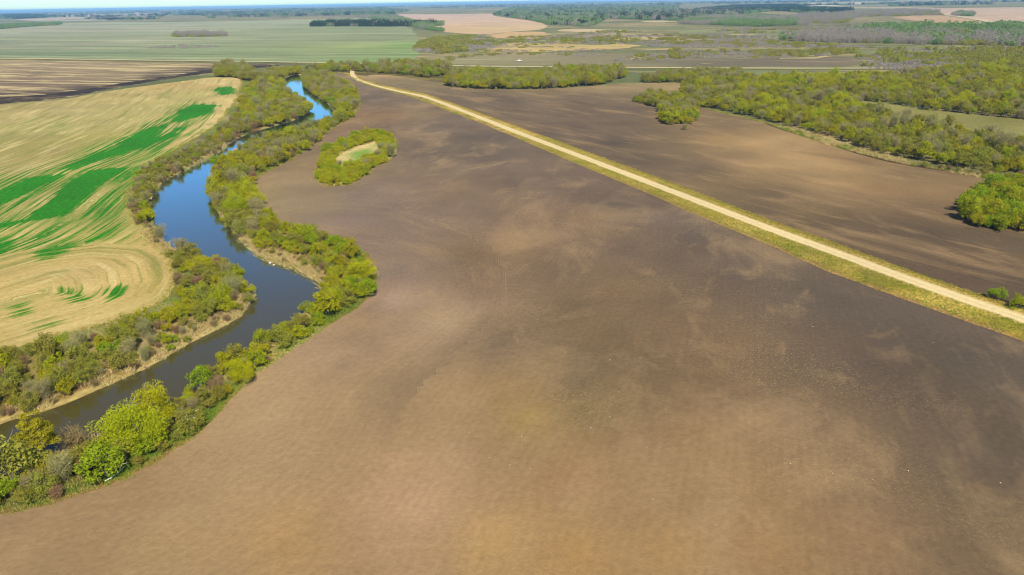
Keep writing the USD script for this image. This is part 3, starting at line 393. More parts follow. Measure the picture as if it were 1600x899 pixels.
def crown_twigs(g, tips, Rr, n, w=.05, L=.8):
    v = []; t = []
    P = np.vstack([p[2:] for p in tips]); k = g.integers(0, len(P), n)
    a = P[k]+g.normal(scale=.16*Rr, size=(n, 3)); d = g.normal(size=(n, 3))+[0, 0, .9]; d[:, :2] += a[:, :2]/Rr*.8; d /= np.linalg.norm(d, axis=1)[:, None]
    l = g.uniform(.5, 1.2, n)*L; s = np.cross(d, g.normal(size=(n, 3))); s /= np.linalg.norm(s, axis=1)[:, None]
    a[:, 2] = np.maximum(a[:, 2], .1)
    V = np.stack([a-s*w*.5, a+s*w*.5, a+d*l[:, None]], 1).reshape(-1, 3)
    return V, np.arange(3*n).reshape(-1, 3), np.repeat(g.uniform(0, 1, n), 3)
CL = stage.CreateClassPrim('/World/plant_kinds')
def proto(name, parts):
    r = UsdGeom.Xform.Define(stage, '/World/plant_kinds/'+name)
    for pn, (v, f, t, m) in parts.items(): put(f'/World/plant_kinds/{name}/{pn}', v, f, m, tint=t)
    return r.GetPath()
KIND = {}
def leafy(kind, m, n, Hh, Rr, nl, size, nc=34, ns=7, r=.06, base=.12):
    KIND[kind] = []
    for i in range(n):
        g = np.random.default_rng(sum(map(ord, kind))*10+i); h, q = Hh*g.uniform(.9, 1.1), Rr*g.uniform(.9, 1.1)
        (sv, sf), tips = stems(g, ns, h, q, r); v, f, t = crown_leafy(g, h, q, nl, size, base, nc)
        KIND[kind].append(proto(f'{kind}_{"abcdef"[i]}', {'stems': (sv, sf, None, m_bark), 'crown': (v, f, t, m)}))
def twiggy(kind, m, n, Hh, Rr, nt, w, ns=12, L=.8, bark=None):
    KIND[kind] = []
    for i in range(n):
        g = np.random.default_rng(sum(map(ord, kind))*10+i); h, q = Hh*g.uniform(.9, 1.1), Rr*g.uniform(.9, 1.1)
        (sv, sf), tips = stems(g, ns, h, q, .05); v, f, t = crown_twigs(g, tips, q, nt, w, L)
        KIND[kind].append(proto(f'{kind}_{"abcdef"[i]}', {'stems': (sv, sf, None, bark or m_bark), 'crown': (v, f, t, m)}))
leafy('willow_bush', m_willow, 3, 3.4, 2.3, 2800, .125); leafy('olive_bush', m_olive, 3, 3.4, 2.3, 2600, .12); leafy('green_bush', m_green, 2, 3.4, 2.4, 2900, .13); leafy('low_willow', m_lime, 3, 2.6, 1.9, 2400, .11, nc=44)
twiggy('bare_bush', m_bare, 3, 3.6, 2.2, 2400, .05); twiggy('brown_bush', m_brown, 2, 2.0, 2.0, 2200, .055, L=.55)
leafy('leafy_tree', m_tree, 2, 7.6, 4.3, 13000, .115, nc=90, ns=4, r=.2, base=.04); leafy('yellow_tree', m_willow, 1, 7.5, 2.6, 8000, .11, nc=56, ns=3, r=.13, base=.14)
twiggy('bare_tree', m_bare, 1, 7.0, 3.6, 2600, .07, ns=10, L=1.3)
def tree(kind, p, s, sz, rz, label, cat, group=None, which=None, z=0.):
    i = which if which is not None else rnd.randrange(len(KIND[kind]))
    x = UsdGeom.Xform.Define(stage, '/World/'+numbered(kind)); x.AddTranslateOp().Set(Gf.Vec3d(float(p[0]), float(p[1]), float(z))); x.AddRotateZOp().Set(float(rz)); x.AddScaleOp().Set(Gf.Vec3f(s, s, s*sz))
    x.GetPrim().GetReferences().AddInternalReference(KIND[kind][i % len(KIND[kind])]); x.GetPrim().SetInstanceable(True)
    tag(x, label, cat, group); return x
taken = []                                          # ground already occupied: (x, y, r)
def hero(kind, u, v, s, label, cat='bush', sz=1., which=None, lift=.0):
    p = at(u, v); taken.append((p[0], p[1], {'leafy_tree': 3.6, 'yellow_tree': 2.2, 'bare_tree': 2.6}.get(kind, 2.0)*s))
    d = 99.
    dz = shapely.distance(river.exterior, Point(p))*(-1 if river.contains(Point(p)) else 1); z = float(-1.5+1.5*ease(np.array(dz), -2.2, 2.6))
    return tree(kind, p, s, sz, rnd.uniform(0, 360), label, cat, None, which, max(z, -1.3)+.0)
hero('green_bush', 166, 742, 1.4, 'round bright green bush at the field edge in front of the tall leafy tree', which=0)
hero('leafy_tree', 208, 700, 1.0, 'tall spreading yellow-green tree on the near right river bank, behind the round green bush', 'tree', which=0)
hero('leafy_tree', 243, 660, .85, 'leafy tree just behind the tall spreading one, leaning over the river', 'tree', which=1)
hero('green_bush', 232, 705, .95, 'green bush at the foot of the tall leafy tree, by the grass strip', which=1)
hero('yellow_tree', 72, 716, .98, 'slim yellow tree standing alone at the brown water of the near river', 'tree', 1.05)
hero('olive_bush', 24, 750, 1.9, 'large dull olive bush at the left edge beside the slim yellow tree', which=1)
hero('bare_bush', 102, 752, 1.05, 'grey-stemmed half-bare bush between the slim yellow tree and the round green bush', which=0)
hero('brown_bush', 118, 700, 1.3, 'reddish brown low shrub at the water behind the round green bush', which=0)
hero('olive_bush', 302, 672, 1.0, 'olive bush beside the pale fallen branch at the field edge', which=2)
hero('leafy_tree', 562, 440, .85, 'big rounded green tree at the corner where the ploughed field meets the river bank', 'tree', .85, 1)
hero('green_bush', 575, 462, 1.15, 'dark green bush under the big rounded tree at the field corner', which=0)
hero('willow_bush', 512, 492, 1.45, 'bright yellow willow leaning over the pool on its right bank', which=0)
hero('bare_tree', 252, 372, .62, 'thin bare tree leaning over the wide blue pool from the left bank', 'tree')
hero('bare_bush', 282, 388, 1.0, 'small leafless shrub in the shallows behind the big olive willow', which=1)
hero('leafy_tree', 312, 424, .62, 'big olive-yellow willow on the wooded point inside the river bend', 'tree', .8, 0)
hero('green_bush', 369, 436, 1.1, 'bright green willow at the tip of the wooded point', which=1)
hero('bare_bush', 366, 462, 1.3, 'grey leafless bush on the tip of the wooded point before the bright green willow', which=2)
hero('bare_tree', 402, 172, 1.15, 'pale grey leafless tree rising above the willows beside the straw-coloured field corner', 'tree')
hero('bare_tree', 1071, 185, 1.0, 'pale leafless tree behind the bright clump that juts into the far ploughed field', 'tree')
hero('willow_bush', 1046, 192, 2.1, 'bright yellow-green willow clump jutting into the far ploughed field', which=1)
hero('bare_bush', 612, 246, 1.5, 'grey-brown shrub at the right end of the willow ring in the ploughed field', which=0)
hero('green_bush', 1558, 467, .75, 'small green bush beside the gravel road, the one farther from the right edge')
hero('green_bush', 1592, 481, .85, 'small green bush beside the gravel road at the right edge')
hero('bare_bush', 1070, 203, .9, 'low grey brush in front of the clump that juts into the far ploughed field')
hero('leafy_tree', 1585, 312, .62, 'tall green willow behind the green hollow in the bush group at the right edge', 'tree', .8, 1)
# pale fallen branch and log at the field edge
def sticks(name, label, cat, paths, z=.2):
    x = UsdGeom.Xform.Define(stage, '/World/'+numbered(name)); p0 = at(*paths[0][0][:2]); x.AddTranslateOp().Set(Gf.Vec3d(float(p0[0]), float(p0[1]), 0.)); tag(x, label, cat)
    for i, (a, *rest) in enumerate(paths):
        pts = np.array([list(at(u, v, h)-p0)+[h] for u, v, h in [a]+rest]); v, f = tube(pts, .11 if i == 0 else .06, .035, 6)
        put(f'{x.GetPath()}/{"trunk" if i == 0 else "branch" + ("" if i == 1 else f"_{i-1:03d}")}', v, f, m_dead)
def hero_log(): pass
sticks('fallen_branch', 'pale fallen branch leaning out of the olive bush at the field edge', 'branch', [[(278, 672, .3), (284, 660, 1.2), (290, 652, 2.0), (297, 640, 2.8)], [(286, 656, 1.6), (296, 655, 2.0), (305, 652, 2.3)], [(292, 648, 2.3), (302, 644, 2.6), (310, 640, 2.7)]])
sticks('fallen_log', 'whitish log lying on the grass strip below the round green bush', 'log', [[(164, 752, .15), (175, 746, .18), (186, 738, .2), (193, 730, .22)], [(186, 738, .2), (190, 726, .5), (199, 723, .7)]])
# ---- scattered plants by zone
def Z(pts, z=1.6): return poly(pts, z)
K4 = ('willow_bush', 'olive_bush', 'green_bush', 'bare_bush', 'brown_bush', 'low_willow', 'leafy_tree', 'bare_tree')
zones = [
 dict(id='far side bank', poly=Z([(-60, 566), (0, 548), (50, 535), (105, 527), (170, 512), (230, 492), (268, 474), (276, 440), (274, 408), (290, 384), (325, 380), (352, 396), (360, 420), (382, 426), (392, 455), (386, 472), (355, 480), (322, 490), (300, 510), (262, 528), (215, 550), (160, 580), (100, 606), (40, 626), (-60, 650)]), sp=2.7, w=(.40, .30, .10, .08, .12), tall=(.012, .02), s=(.42, 1.1), where='on the left bank of the near river'),
 dict(id='water edge', poly=river.buffer(5.0).difference(river.buffer(.6)).intersection(Polygon(ats([(-60, 700), (100, 640), (270, 562), (400, 480), (402, 440), (330, 400), (250, 395), (225, 300), (330, 240), (200, 260), (150, 480), (-100, 560)]))), sp=2.4, w=(.10, .28, .06, .10, .46), s=(.3, .6), where='on the reedy left bank'),
 dict(id='reed bed', poly=poly([(395, 384), (432, 390), (470, 400), (505, 420), (514, 436), (503, 446), (480, 432), (440, 416), (405, 402)]), sp=2.6, w=(.12, .30, .06, .10, .42), s=(.25, .5), where='in the reed bed on the right bank of the pool'),
 dict(id='pool left bank', poly=Z([(222, 262), (258, 248), (300, 229), (338, 210), (362, 186), (378, 172), (398, 192), (380, 208), (350, 225), (312, 248), (285, 262), (255, 278), (240, 298), (234, 330), (236, 352), (215, 338), (203, 318), (208, 290)]), sp=2.9, w=(.2, .34, .04, .12, .30), s=(.55, .95), where='on the left bank of the wide blue pool'),
 dict(id='upper wood', poly=Z([(384, 140), (398, 128), (430, 122), (442, 130), (447, 140), (460, 150), (480, 162), (488, 174), (470, 184), (440, 192), (405, 200), (385, 188), (375, 168)]), sp=3.3, w=(.34, .32, .06, .18, .08), tall=(.05, .05), s=(.7, 1.35), where='between the straw field and the upper river'),
 dict(id='upper right bank', poly=Z([(474, 116), (505, 112), (522, 121), (542, 133), (556, 150), (558, 164), (546, 170), (528, 170), (512, 158), (492, 145), (477, 133)]), sp=3.3, w=(.26, .36, .10, .22, .06), s=(.9, 1.4), where='on the right bank of the upper river'),
 dict(id='middle wood', poly=Z([(520, 184), (553, 174), (550, 183), (522, 197), (503, 206), (495, 220), (455, 246), (400, 274), (384, 292), (400, 320), (425, 340), (400, 356), (370, 362), (345, 332), (331, 300), (334, 264), (356, 243), (388, 225), (430, 210), (475, 200)]), sp=3.1, w=(.34, .38, .06, .12, .08), tall=(.03, .03), s=(.55, 1.3), where='between the wide blue pool and the ploughed field'),
 dict(id='bend bank', poly=Z([(385, 350), (425, 344), (462, 350), (500, 362), (553, 378), (568, 398), (583, 412), (585, 436), (565, 462), (535, 482), (500, 507), (455, 537), (415, 562), (380, 592), (345, 624), (320, 655), (285, 690), (245, 712), (200, 735), (150, 752), (80, 762), (-60, 785), (-60, 738), (85, 712), (140, 688), (190, 664), (240, 646), (285, 622), (322, 597), (367, 568), (407, 541), (442, 516), (478, 490), (496, 472), (512, 448), (498, 418), (470, 402), (430, 392), (400, 376)]).union(P_main.buffer(8.5).difference(P_main.buffer(.9)).difference(river.buffer(.2)).intersection(Polygon(ats([(-60, 800), (-60, 740), (120, 690), (240, 640), (380, 560), (480, 488), (520, 452), (600, 440), (600, 470), (400, 600), (330, 690), (200, 780)])))), sp=2.3, w=(.26, .36, .20, .06, .12), tall=(.008, .008), s=(.36, .9), where='on the right bank of the near river'),
 dict(id='island', poly=Z([(497, 275), (502, 252), (506, 236), (530, 222), (560, 210), (592, 205), (612, 213), (616, 228), (600, 250), (582, 256), (570, 268), (543, 284), (513, 286)], 1.2).difference(poly([(519, 256), (527, 241), (553, 230), (588, 220), (597, 231), (592, 244), (572, 250), (548, 263), (528, 264)], .0)), sp=1.9, w=(.10, .0, .05, .03, .03), low=.85, s=(.5, 1.0), where='in the willow ring in the middle of the ploughed field', fill=1),
 dict(id='right group', poly=Z([(1506, 330), (1504, 318), (1520, 300), (1545, 292), (1552, 285), (1600, 280), (1720, 290), (1720, 375), (1600, 352), (1560, 350), (1525, 345)]).difference(poly([(1556, 324), (1580, 318), (1620, 317), (1700, 325), (1690, 345), (1620, 334), (1575, 333)])), sp=2.9, w=(.30, .05, .62, .03, .0), s=(.6, 1.35), where='in the bush group at the right edge of the far ploughed field'),
 dict(id='finger', poly=Z([(989, 155), (1010, 147), (1040, 150), (1090, 156), (1082, 190), (1036, 192), (1030, 166), (1005, 160)], 1.2), sp=2.9, w=(.36, .38, .12, .14, 0), tall=(.0, .05), s=(.6, 1.35), where='in the low row that reaches out into the far ploughed field'),
 dict(id='right wood', poly=Z([(1008, 150), (1012, 140), (1045, 137), (1080, 133), (1130, 124), (1250, 120), (1400, 118), (1480, 108), (1600, 100), (1780, 95), (1780, 318), (1600, 272), (1547, 262), (1440, 246), (1370, 232), (1300, 209), (1250, 197), (1190, 182), (1130, 168), (1085, 162), (1050, 158)]).difference(poly(clearing, .0)), sp=4.2, w=(.32, .46, .03, .15, .04), s=(.65, 1.6), tall=(.05, .03), where='in the big wood', stuff='thicket', slabel='mass of yellow-green and grey scrub filling the wood beyond the far ploughed field'),
 dict(id='marsh edge', poly=Z([(1180, 188), (1222, 199), (1262, 210), (1295, 221), (1350, 239), (1395, 250), (1440, 258), (1500, 266), (1560, 274), (1600, 280), (1600, 286), (1545, 280), (1430, 264), (1350, 246), (1290, 229), (1220, 209)], .5), sp=3.2, w=(.10, .35, .10, .05, .40), s=(.45, .8), where='along the marshy edge before the big wood'),
 dict(id='road wood', poly=Z([(697, 134), (702, 118), (750, 113), (800, 115), (850, 112), (905, 110), (972, 108), (976, 117), (940, 129), (850, 135), (750, 135)], 2.), sp=4.0, w=(.24, .46, .12, .18, 0), s=(1.1, 1.9), where='in the tree belt before the far straight road', stuff='thicket', slabel='tree belt of dull green scrub in front of the far straight road'),
 dict(id='road wood 2', poly=Z([(1004, 129), (1006, 119), (1050, 113), (1160, 112), (1150, 124), (1080, 128)], 2.), sp=4.2, w=(.2, .5, .1, .2, 0), s=(1., 1.6), where='in the short belt by the far straight road', stuff='thicket', slabel='short belt of scrub right of the gap by the far straight road'),
 dict(id='road wood 3', poly=Z([(470, 108), (520, 103), (580, 104), (622, 102), (660, 99), (700, 103), (700, 113), (668, 118), (640, 114), (600, 112), (550, 108), (520, 109)], 2.), sp=4.6, w=(.12, .5, .08, .3, 0), s=(1., 1.9), where='where the gravel track meets the straight road', stuff='thicket', slabel='scattered scrub where the gravel track meets the far straight road'),
 dict(id='upper left clump', poly=Z([(340, 121), (338, 108), (358, 103), (385, 106), (398, 118), (405, 124), (375, 122)], 2.), sp=3.6, w=(.1, .6, .1, .2, 0), s=(1.2, 2.), where='in the clump at the far corner of the straw field', stuff='thicket', slabel='grey-green tree clump at the far corner of the straw field'),
 dict(id='upper bend', poly=Z([(405, 122), (420, 112), (445, 108), (470, 107), (462, 117), (440, 121), (420, 126)], 2.), sp=3.8, w=(.3, .4, 0, .2, .1), s=(1., 1.5), where='at the head of the upper river', stuff='thicket', slabel='scrub at the head of the upper river'),
]
LOOK = {'willow_bush': 'yellow-green willow', 'olive_bush': 'dull olive bush', 'green_bush': 'fresh green bush', 'bare_bush': 'grey leafless bush', 'brown_bush': 'reddish brown shrub', 'low_willow': 'lime-yellow willow', 'leafy_tree': 'leafy yellow-green tree', 'bare_tree': 'pale leafless tree'}
GNAME = {'willow_bush': 'yellow-green willows', 'olive_bush': 'olive bushes', 'green_bush': 'green bushes', 'bare_bush': 'grey bare bushes', 'brown_bush': 'brown shrubs', 'low_willow': 'lime-yellow willows', 'leafy_tree': 'leafy trees', 'bare_tree': 'pale leafless trees'}
def scatter(P, sp, seed, jitter=True):
    g = np.random.default_rng(seed); x0, y0, x1, y1 = P.bounds; n = int((x1-x0)*(y1-y0)/(sp*sp)*9)
    c = np.c_[g.uniform(x0, x1, n), g.uniform(y0, y1, n)]; shapely.prepare(P); c = c[shapely.contains_xy(P, c[:, 0], c[:, 1])]
    cell = {}; out = []
    for p in c:                                      # dart throwing with a hash grid
        i, j = int(p[0]//sp), int(p[1]//sp)
        if all((p[0]-q[0])**2+(p[1]-q[1])**2 > sp*sp*.75 for a in (i-1, i, i+1) for b in (j-1, j, j+1) for q in cell.get((a, b), ())):
            cell.setdefault((i, j), []).append(p); out.append(p)
    return np.array(out)
import re
def words_in(t): return len(re.findall(r"[\w']+", t))
SEG = {  # stretches of each planted strip, named by what stands there: (along u or v, [(up to, words)])
 'far side bank': ('u', [(70, 'on the left bank opposite the yellow tree'), (170, 'on the left bank opposite the leafy trees'), (265, 'on the left bank below the hay rings'), (330, 'at the neck of the wooded point'), (999, 'on the tip of the wooded point')]),
 'water edge': ('u', [(90, 'in the reeds opposite the yellow tree'), (170, 'in the reeds opposite the leafy trees'), (265, 'in the reeds below the hay rings'), (330, 'in the reeds under the wooded point'), (999, 'at the foot of the wooded point')]),
 'pool left bank': ('v', [(225, 'where the pool narrows'), (275, "on the pool's upper left bank"), (999, "on the pool's left bank beside the crop")]),
 'upper wood': ('v', [(150, 'near the pale bare tree left of the river'), (175, 'in the wood left of the upper river'), (999, 'between the straw field and hidden river')]),
 'upper right bank': ('v', [(135, "at the far end of the upper river"), (155, 'right of the upper river in mid-stretch'), (999, 'at the outer corner of the upper river')]),
 'middle wood': ('v', [(215, 'well beyond the willow ring'), (255, 'left of the willow ring'), (300, "on the pool's right bank by the field corner"), (999, "on the pool's right bank at the bend")]),
 'bend bank': ('v', [(390, 'above the reedy right bank of the pool'), (450, 'by the big rounded tree at the field corner'), (520, 'by the bright yellow pool willow'), (600, 'on the strip opposite the wooded point'), (680, 'between the fallen branch and the leafy trees'), (999, 'beside the slim yellow tree')]),
 'island': ('u', [(525, "on the willow ring's left side"), (565, "in the willow ring's middle"), (999, "on the willow ring's right side")]),
 'right group': ('u', [(1535, 'at the tip of the right-edge bush group'), (1575, 'in the right-edge bush group'), (9999, 'beside the green hollow at the right edge')]),
 'road wood': ('u', [(770, 'in the left end of the road tree belt'), (850, 'in the middle of the road tree belt'), (920, 'right of the middle of the road tree belt'), (9999, 'in the right end of the road tree belt')]),
 'road wood 2': ('u', [(1060, 'at the left end of the short road belt'), (9999, 'at the right end of the short road belt')]),
 'finger': ('u', [(1030, 'at the tip of the jutting row'), (9999, 'at the root of the jutting row')]),
 'right wood': ('u', [(1130, 'in the big wood behind the jutting row'), (1190, "in the big wood's left end"), (1250, "in the big wood's left part"), (1310, 'in the big wood before the clearing tip'), (1370, "in the big wood left of the clearing"), (1480, 'in the big wood by the long clearing'), (9999, "in the big wood's right part")]),
}
def describe(k, q, hgt, z, vis):
    if k in ('leafy_tree', 'bare_tree'): hgt *= 1.5
    size = 'small' if hgt < .85 else ('medium' if hgt < 1.15 else 'large')
    seg = SEG.get(z['id']); words = z['where']
    if seg: words = next(w for lim, w in seg[1] if vis[0 if seg[0] == 'u' else 1] <= lim)
    side = ''
    if z['id'] in ('far side bank', 'pool left bank', 'bend bank', 'upper right bank', 'middle wood'):
        dw = shapely.distance(river, Point(q)); dl = min(shapely.distance(P_main, Point(q)), shapely.distance(P_left, Point(q)))
        side = ', at the water' if dw < 2.5 and dw < dl else (', at the field edge' if dl < 3.5 and dl < dw else ', mid-bank')
    elif z['id'] == 'right wood':
        df = shapely.distance(P_right, Point(q)); side = ', front row' if df < 6 else (', second row' if df < 12 else (', third row' if df < 20 else ', deep inside'))
    elif z['id'] == 'island':
        df = shapely.distance(P_isl.exterior, Point(q)); side = ', outer edge' if df < 2.2 else ', inner side'
    return f'{size} {LOOK[k]} {words}{side}', f'{size} {GNAME[k]} {words}{side}'
P_isl = [z for z in zones if z['id'] == 'island'][0]['poly']
BANKS = ('far side bank', 'reed bed', 'water edge', 'pool left bank', 'upper wood', 'upper right bank', 'middle wood', 'bend bank')
cand = []
rb = river.buffer(.3); shapely.prepare(rb); tk = np.array(taken)
noplant = shapely.union_all([P_main.buffer(-.6), P_right.buffer(-.6), P_left.buffer(-.6)]); shapely.prepare(noplant); grassy = P_main.buffer(1.1); shapely.prepare(grassy); reedy = poly([(398, 390), (432, 394), (470, 404), (500, 424), (508, 436), (504, 448), (480, 436), (440, 420), (405, 408)]); shapely.prepare(reedy)
for zi, z in enumerate(zones):
    P = z['poly']; p = scatter(P, z['sp'], 100+zi)
    p = p[~shapely.contains_xy(rb, p[:, 0], p[:, 1])]
    if z['id'] == 'bend bank': p = p[~shapely.contains_xy(reedy, p[:, 0], p[:, 1])]
    if z['id'] == 'bend bank': p = p[~shapely.contains_xy(grassy, p[:, 0], p[:, 1])]
    if z['id'] not in ('island', 'right group', 'finger'): p = p[~shapely.contains_xy(noplant, p[:, 0], p[:, 1])]
    p = p[(np.linalg.norm(p[:, None]-tk[None, :, :2], axis=2) > tk[None, :, 2]*.75).all(1)]
    g = np.random.default_rng(300+zi); zone_n = fb(p, .035, 4, 80+zi)
    for q, nz in zip(p, zone_n):
        w = np.array(tuple(z['w'])+(z.get('low', 0.),)+tuple(z.get('tall', (0., 0.))), float); t = (nz-.5)*5; w = w*np.exp([t, -t, .6*t, -1.2*t, -.3*t, 0, t, -t]); w /= w.sum()
        k = K4[g.choice(8, p=w)]; s = g.uniform(*z['s'])*(1+.25*(nz-.5))*(.62 if k in ('leafy_tree', 'bare_tree') else 1.)
        dz = shapely.distance(river.exterior, Point(q)) if z['id'] in BANKS else 9.
        cand.append((s/math.hypot(q[0], q[1], H), k, q, s, g.uniform(.8, 1.45), g.uniform(0, 360), z, float(-1.5+1.5*ease(np.array(dz), -2.2, 2.6)), g.integers(0, 9)))
cand.sort(key=lambda c: -c[0])
count = {}; rest = {}; chosen = []
CAP = {'willow_bush': 294, 'olive_bush': 294, 'green_bush': 285, 'bare_bush': 285, 'brown_bush': 290, 'low_willow': 300, 'leafy_tree': 270, 'bare_tree': 270}
for a, k, q, s, sz, rz, z, zz, wh in cand:
    vis = px(np.array([q]))[0]
    if vis[0] < -60 or vis[0] > 1660: key = None
    if count.get(k, 0) < CAP[k] and -60 < vis[0] < 1660:
        count[k] = count.get(k, 0)+1
        lab, grp = describe(k, q, s*sz, z, vis); chosen.append([k, q, s, sz, rz, lab, grp, int(wh), zz, vis])
    else: rest.setdefault(z['id'], []).append((k, int(wh), q, s, sz, rz, zz))
by = {}
for c in chosen:
    if words_in(c[5]) > 16: c[5] = c[5].rsplit(',', 1)[0]; c[6] = c[6].rsplit(',', 1)[0]
    by.setdefault(c[5], []).append(c)
for lab, L in by.items():
    if len(L) in (2, 3):                            # neighbours of one look: told apart by their place
        L.sort(key=lambda c: c[9][0])
        for c, w in zip(L, ('left of two', 'right of two') if len(L) == 2 else ('leftmost of three', 'middle of three', 'rightmost of three')):
            if words_in(lab+' '+w) <= 16: c[5] = f'{lab}, {w}'
for k, q, s, sz, rz, lab, grp, wh, zz, vis in chosen: tree(k, q, s, sz, rz, lab, 'tree' if k in ('leafy_tree', 'bare_tree') else 'bush', grp, wh, zz)
def instancer(name, protos, idx, pos, scl, rot, label, cat='scrub'):
    pi = UsdGeom.PointInstancer.Define(stage, '/World/'+numbered(name)); tg = []
    for i, pth in enumerate(protos):
        c_ = UsdGeom.Xform.Define(stage, f'{pi.GetPath()}/kinds/kind_{"abcdefghijklmnopqrst"[i]}'); c_.GetPrim().GetReferences().AddInternalReference(pth); tg.append(c_.GetPath())
    pi.CreatePrototypesRel().SetTargets(tg); pi.CreateProtoIndicesAttr(Vt.IntArray([int(i) for i in idx])); pi.CreatePositionsAttr(Vt.Vec3fArray.FromNumpy(np.asarray(pos, np.float32)))
    pi.CreateScalesAttr(Vt.Vec3fArray.FromNumpy(np.asarray(scl, np.float32)))
    h = np.radians(np.asarray(rot))/2; pi.CreateOrientationsAttr(Vt.QuathArray([Gf.Quath(float(math.cos(a)), 0., 0., float(math.sin(a))) for a in h]))
    tag(pi, label, cat, None, 'stuff'); return pi
for z in zones:
    L = rest.get(z['id'])
    if not L: continue
    pr = [(k, i) for k in K4 for i in range(len(KIND[k]))]; ix = {a: n for n, a in enumerate(pr)}
    instancer(z.get('stuff', 'thicket'), [KIND[k][i] for k, i in pr], [ix[(k, w % len(KIND[k]))] for k, w, *_ in L], [(q[0], q[1], zz) for k, w, q, s, sz, rz, zz in L], [(s, s, s*sz) for k, w, q, s, sz, rz, zz in L], [l[5] for l in L], z.get('slabel', f'remaining low scrub {z["where"]}'))
# ---- grass and reeds
def tuft(name, m, n, h, spread, w, seed):
    g = np.random.default_rng(seed); b = np.c_[g.normal(scale=spread, size=(n, 2)), np.zeros(n)-.05]; d = np.c_[g.normal(scale=.35, size=(n, 2)), np.ones(n)]*g.uniform(.55, 1.2, n)[:, None]*h
    s = np.c_[g.normal(size=(n, 2)), np.zeros(n)]; s /= np.linalg.norm(s, axis=1)[:, None]; s *= w
    V = np.stack([b-s, b+s, b+d*.6+s*.6, b+d*[1.25, 1.25, 1]], 1).reshape(-1, 3); i = np.arange(n)*4
    return proto(name, {'blades': (V, np.vstack([np.c_[i, i+1, i+2], np.c_[i, i+2, i+3]]), np.repeat(g.uniform(0, 1, n), 4), m)})
TU = {'reed': [tuft(f'reed_{c_}', m_reed, 26, 1.0, .38, .045, 400+i) for i, c_ in enumerate('ab')], 'green': [tuft(f'tuft_{c_}', m_blade, 24, .45, .3, .04, 410+i) for i, c_ in enumerate('ab')], 'straw': [tuft(f'straw_{c_}', m_straw, 24, .5, .3, .04, 420+i) for i, c_ in enumerate('ab')]}
def grass(name, P, sp, kinds, label, seed, keep=None, s=(.7, 1.3), zf=None):
    p = scatter(P, sp, seed)
    if keep is not None: p = p[keep(p)]
    g = np.random.default_rng(seed+1); pr = [q for k in kinds for q in TU[k]]; n = len(p)
    nz = fb(p, .12, 3, seed); ki = np.clip((ease(nz, .35, .65)+g.normal(scale=.2, size=n))*len(kinds), 0, len(kinds)-1e-3).astype(int)
    sc = g.uniform(s[0], s[1], n); z = zf(p) if zf else np.zeros(n)+.04
    instancer(name, pr, ki*2+g.integers(0, 2, n), np.c_[p, z], np.c_[sc, sc, sc], g.uniform(0, 360, n), label, 'grass')
zbank = lambda p: (-1.5+1.5*ease(shapely.distance(river.exterior, shapely.points(p)), -2.2, 2.6))
grass('reeds', river.buffer(4.2).difference(river.buffer(.1)).intersection(Polygon([(-160, 60), (30, 60), (30, 330), (-200, 330)])), .75, ('reed', 'straw', 'reed'), 'pale dry reeds along the water on both banks', 500, lambda p: fb(p, .07, 4, 90) > .44, (.5, 1.1), zbank)
edge = P_main.buffer(5.0).difference(P_main).intersection(Polygon([(-160, 55), (-20, 55), (0, 200), (-90, 300), (-200, 300), (-160, 100)])).difference(river.buffer(1))
grass('bank_grass', edge, .65, ('straw', 'green', 'green'), 'green and straw grass strip between the river bushes and the ploughed field', 510, None, (.5, 1.1))
edge2 = P_left.buffer(7.0).difference(P_left).difference(river.buffer(2)).intersection(Polygon([(-260, 60), (-20, 60), (-20, 330), (-260, 330)]))
grass('bank_grass', edge2, 1.1, ('green', 'straw'), 'grass between the straw-coloured field and the river bushes', 520, None, (.5, 1.))
vg = P_verge.difference(RLs.buffer(2.5)).intersection(Polygon([(-60, 60), (230, 60), (230, 330), (-60, 330)]))
grass('verge_grass', vg, .8, ('straw', 'green', 'straw'), 'rough straw and green grass on both sides of the gravel track', 530, None, (.5, 1.1))
grass('reeds', Polygon(ats([(1190, 186), (1262, 207), (1350, 236), (1440, 256), (1560, 273), (1640, 283), (1640, 291), (1545, 280), (1425, 260), (1350, 242), (1290, 226), (1200, 195)])), .9, ('reed', 'straw', 'reed', 'green'), 'pale reeds along the marshy edge before the big wood', 540, lambda p: fb(p, .06, 4, 91) > .48, (.7, 1.5))
grass('reeds', reedy.difference(river), .55, ('reed', 'straw', 'green', 'reed'), 'pale reed bed on the right bank of the pool, below the bushes', 550, None, (.6, 1.2), zbank)
rag = [P_main.boundary.buffer(1.1).intersection(Polygon([(-260, 190), (-20, 190), (-20, 700), (-300, 700)])), P_right.boundary.buffer(1.3).intersection(Polygon(ats([(1085, 160), (1300, 190), (1600, 260), (1600, 300), (1400, 280), (1200, 215), (1060, 190)]))), P_isl.buffer(1.6).difference(P_isl.buffer(-.6)), P_left.boundary.buffer(1.).intersection(Polygon([(-300, 60), (0, 60), (0, 640), (-300, 640)]))]
for i_, (g_, w_) in enumerate(zip(rag, ('along the far left edge of the ploughed field', 'along the edge of the far ploughed field before the big wood', 'round the willow ring', 'along the river edge of the straw field'))):
    grass('edge_grass', g_, 1.0, ('straw', 'green', 'straw'), 'ragged grass '+w_, 560+i_, lambda p: fb(p, .08, 3, 95) > .42, (.7, 1.5))
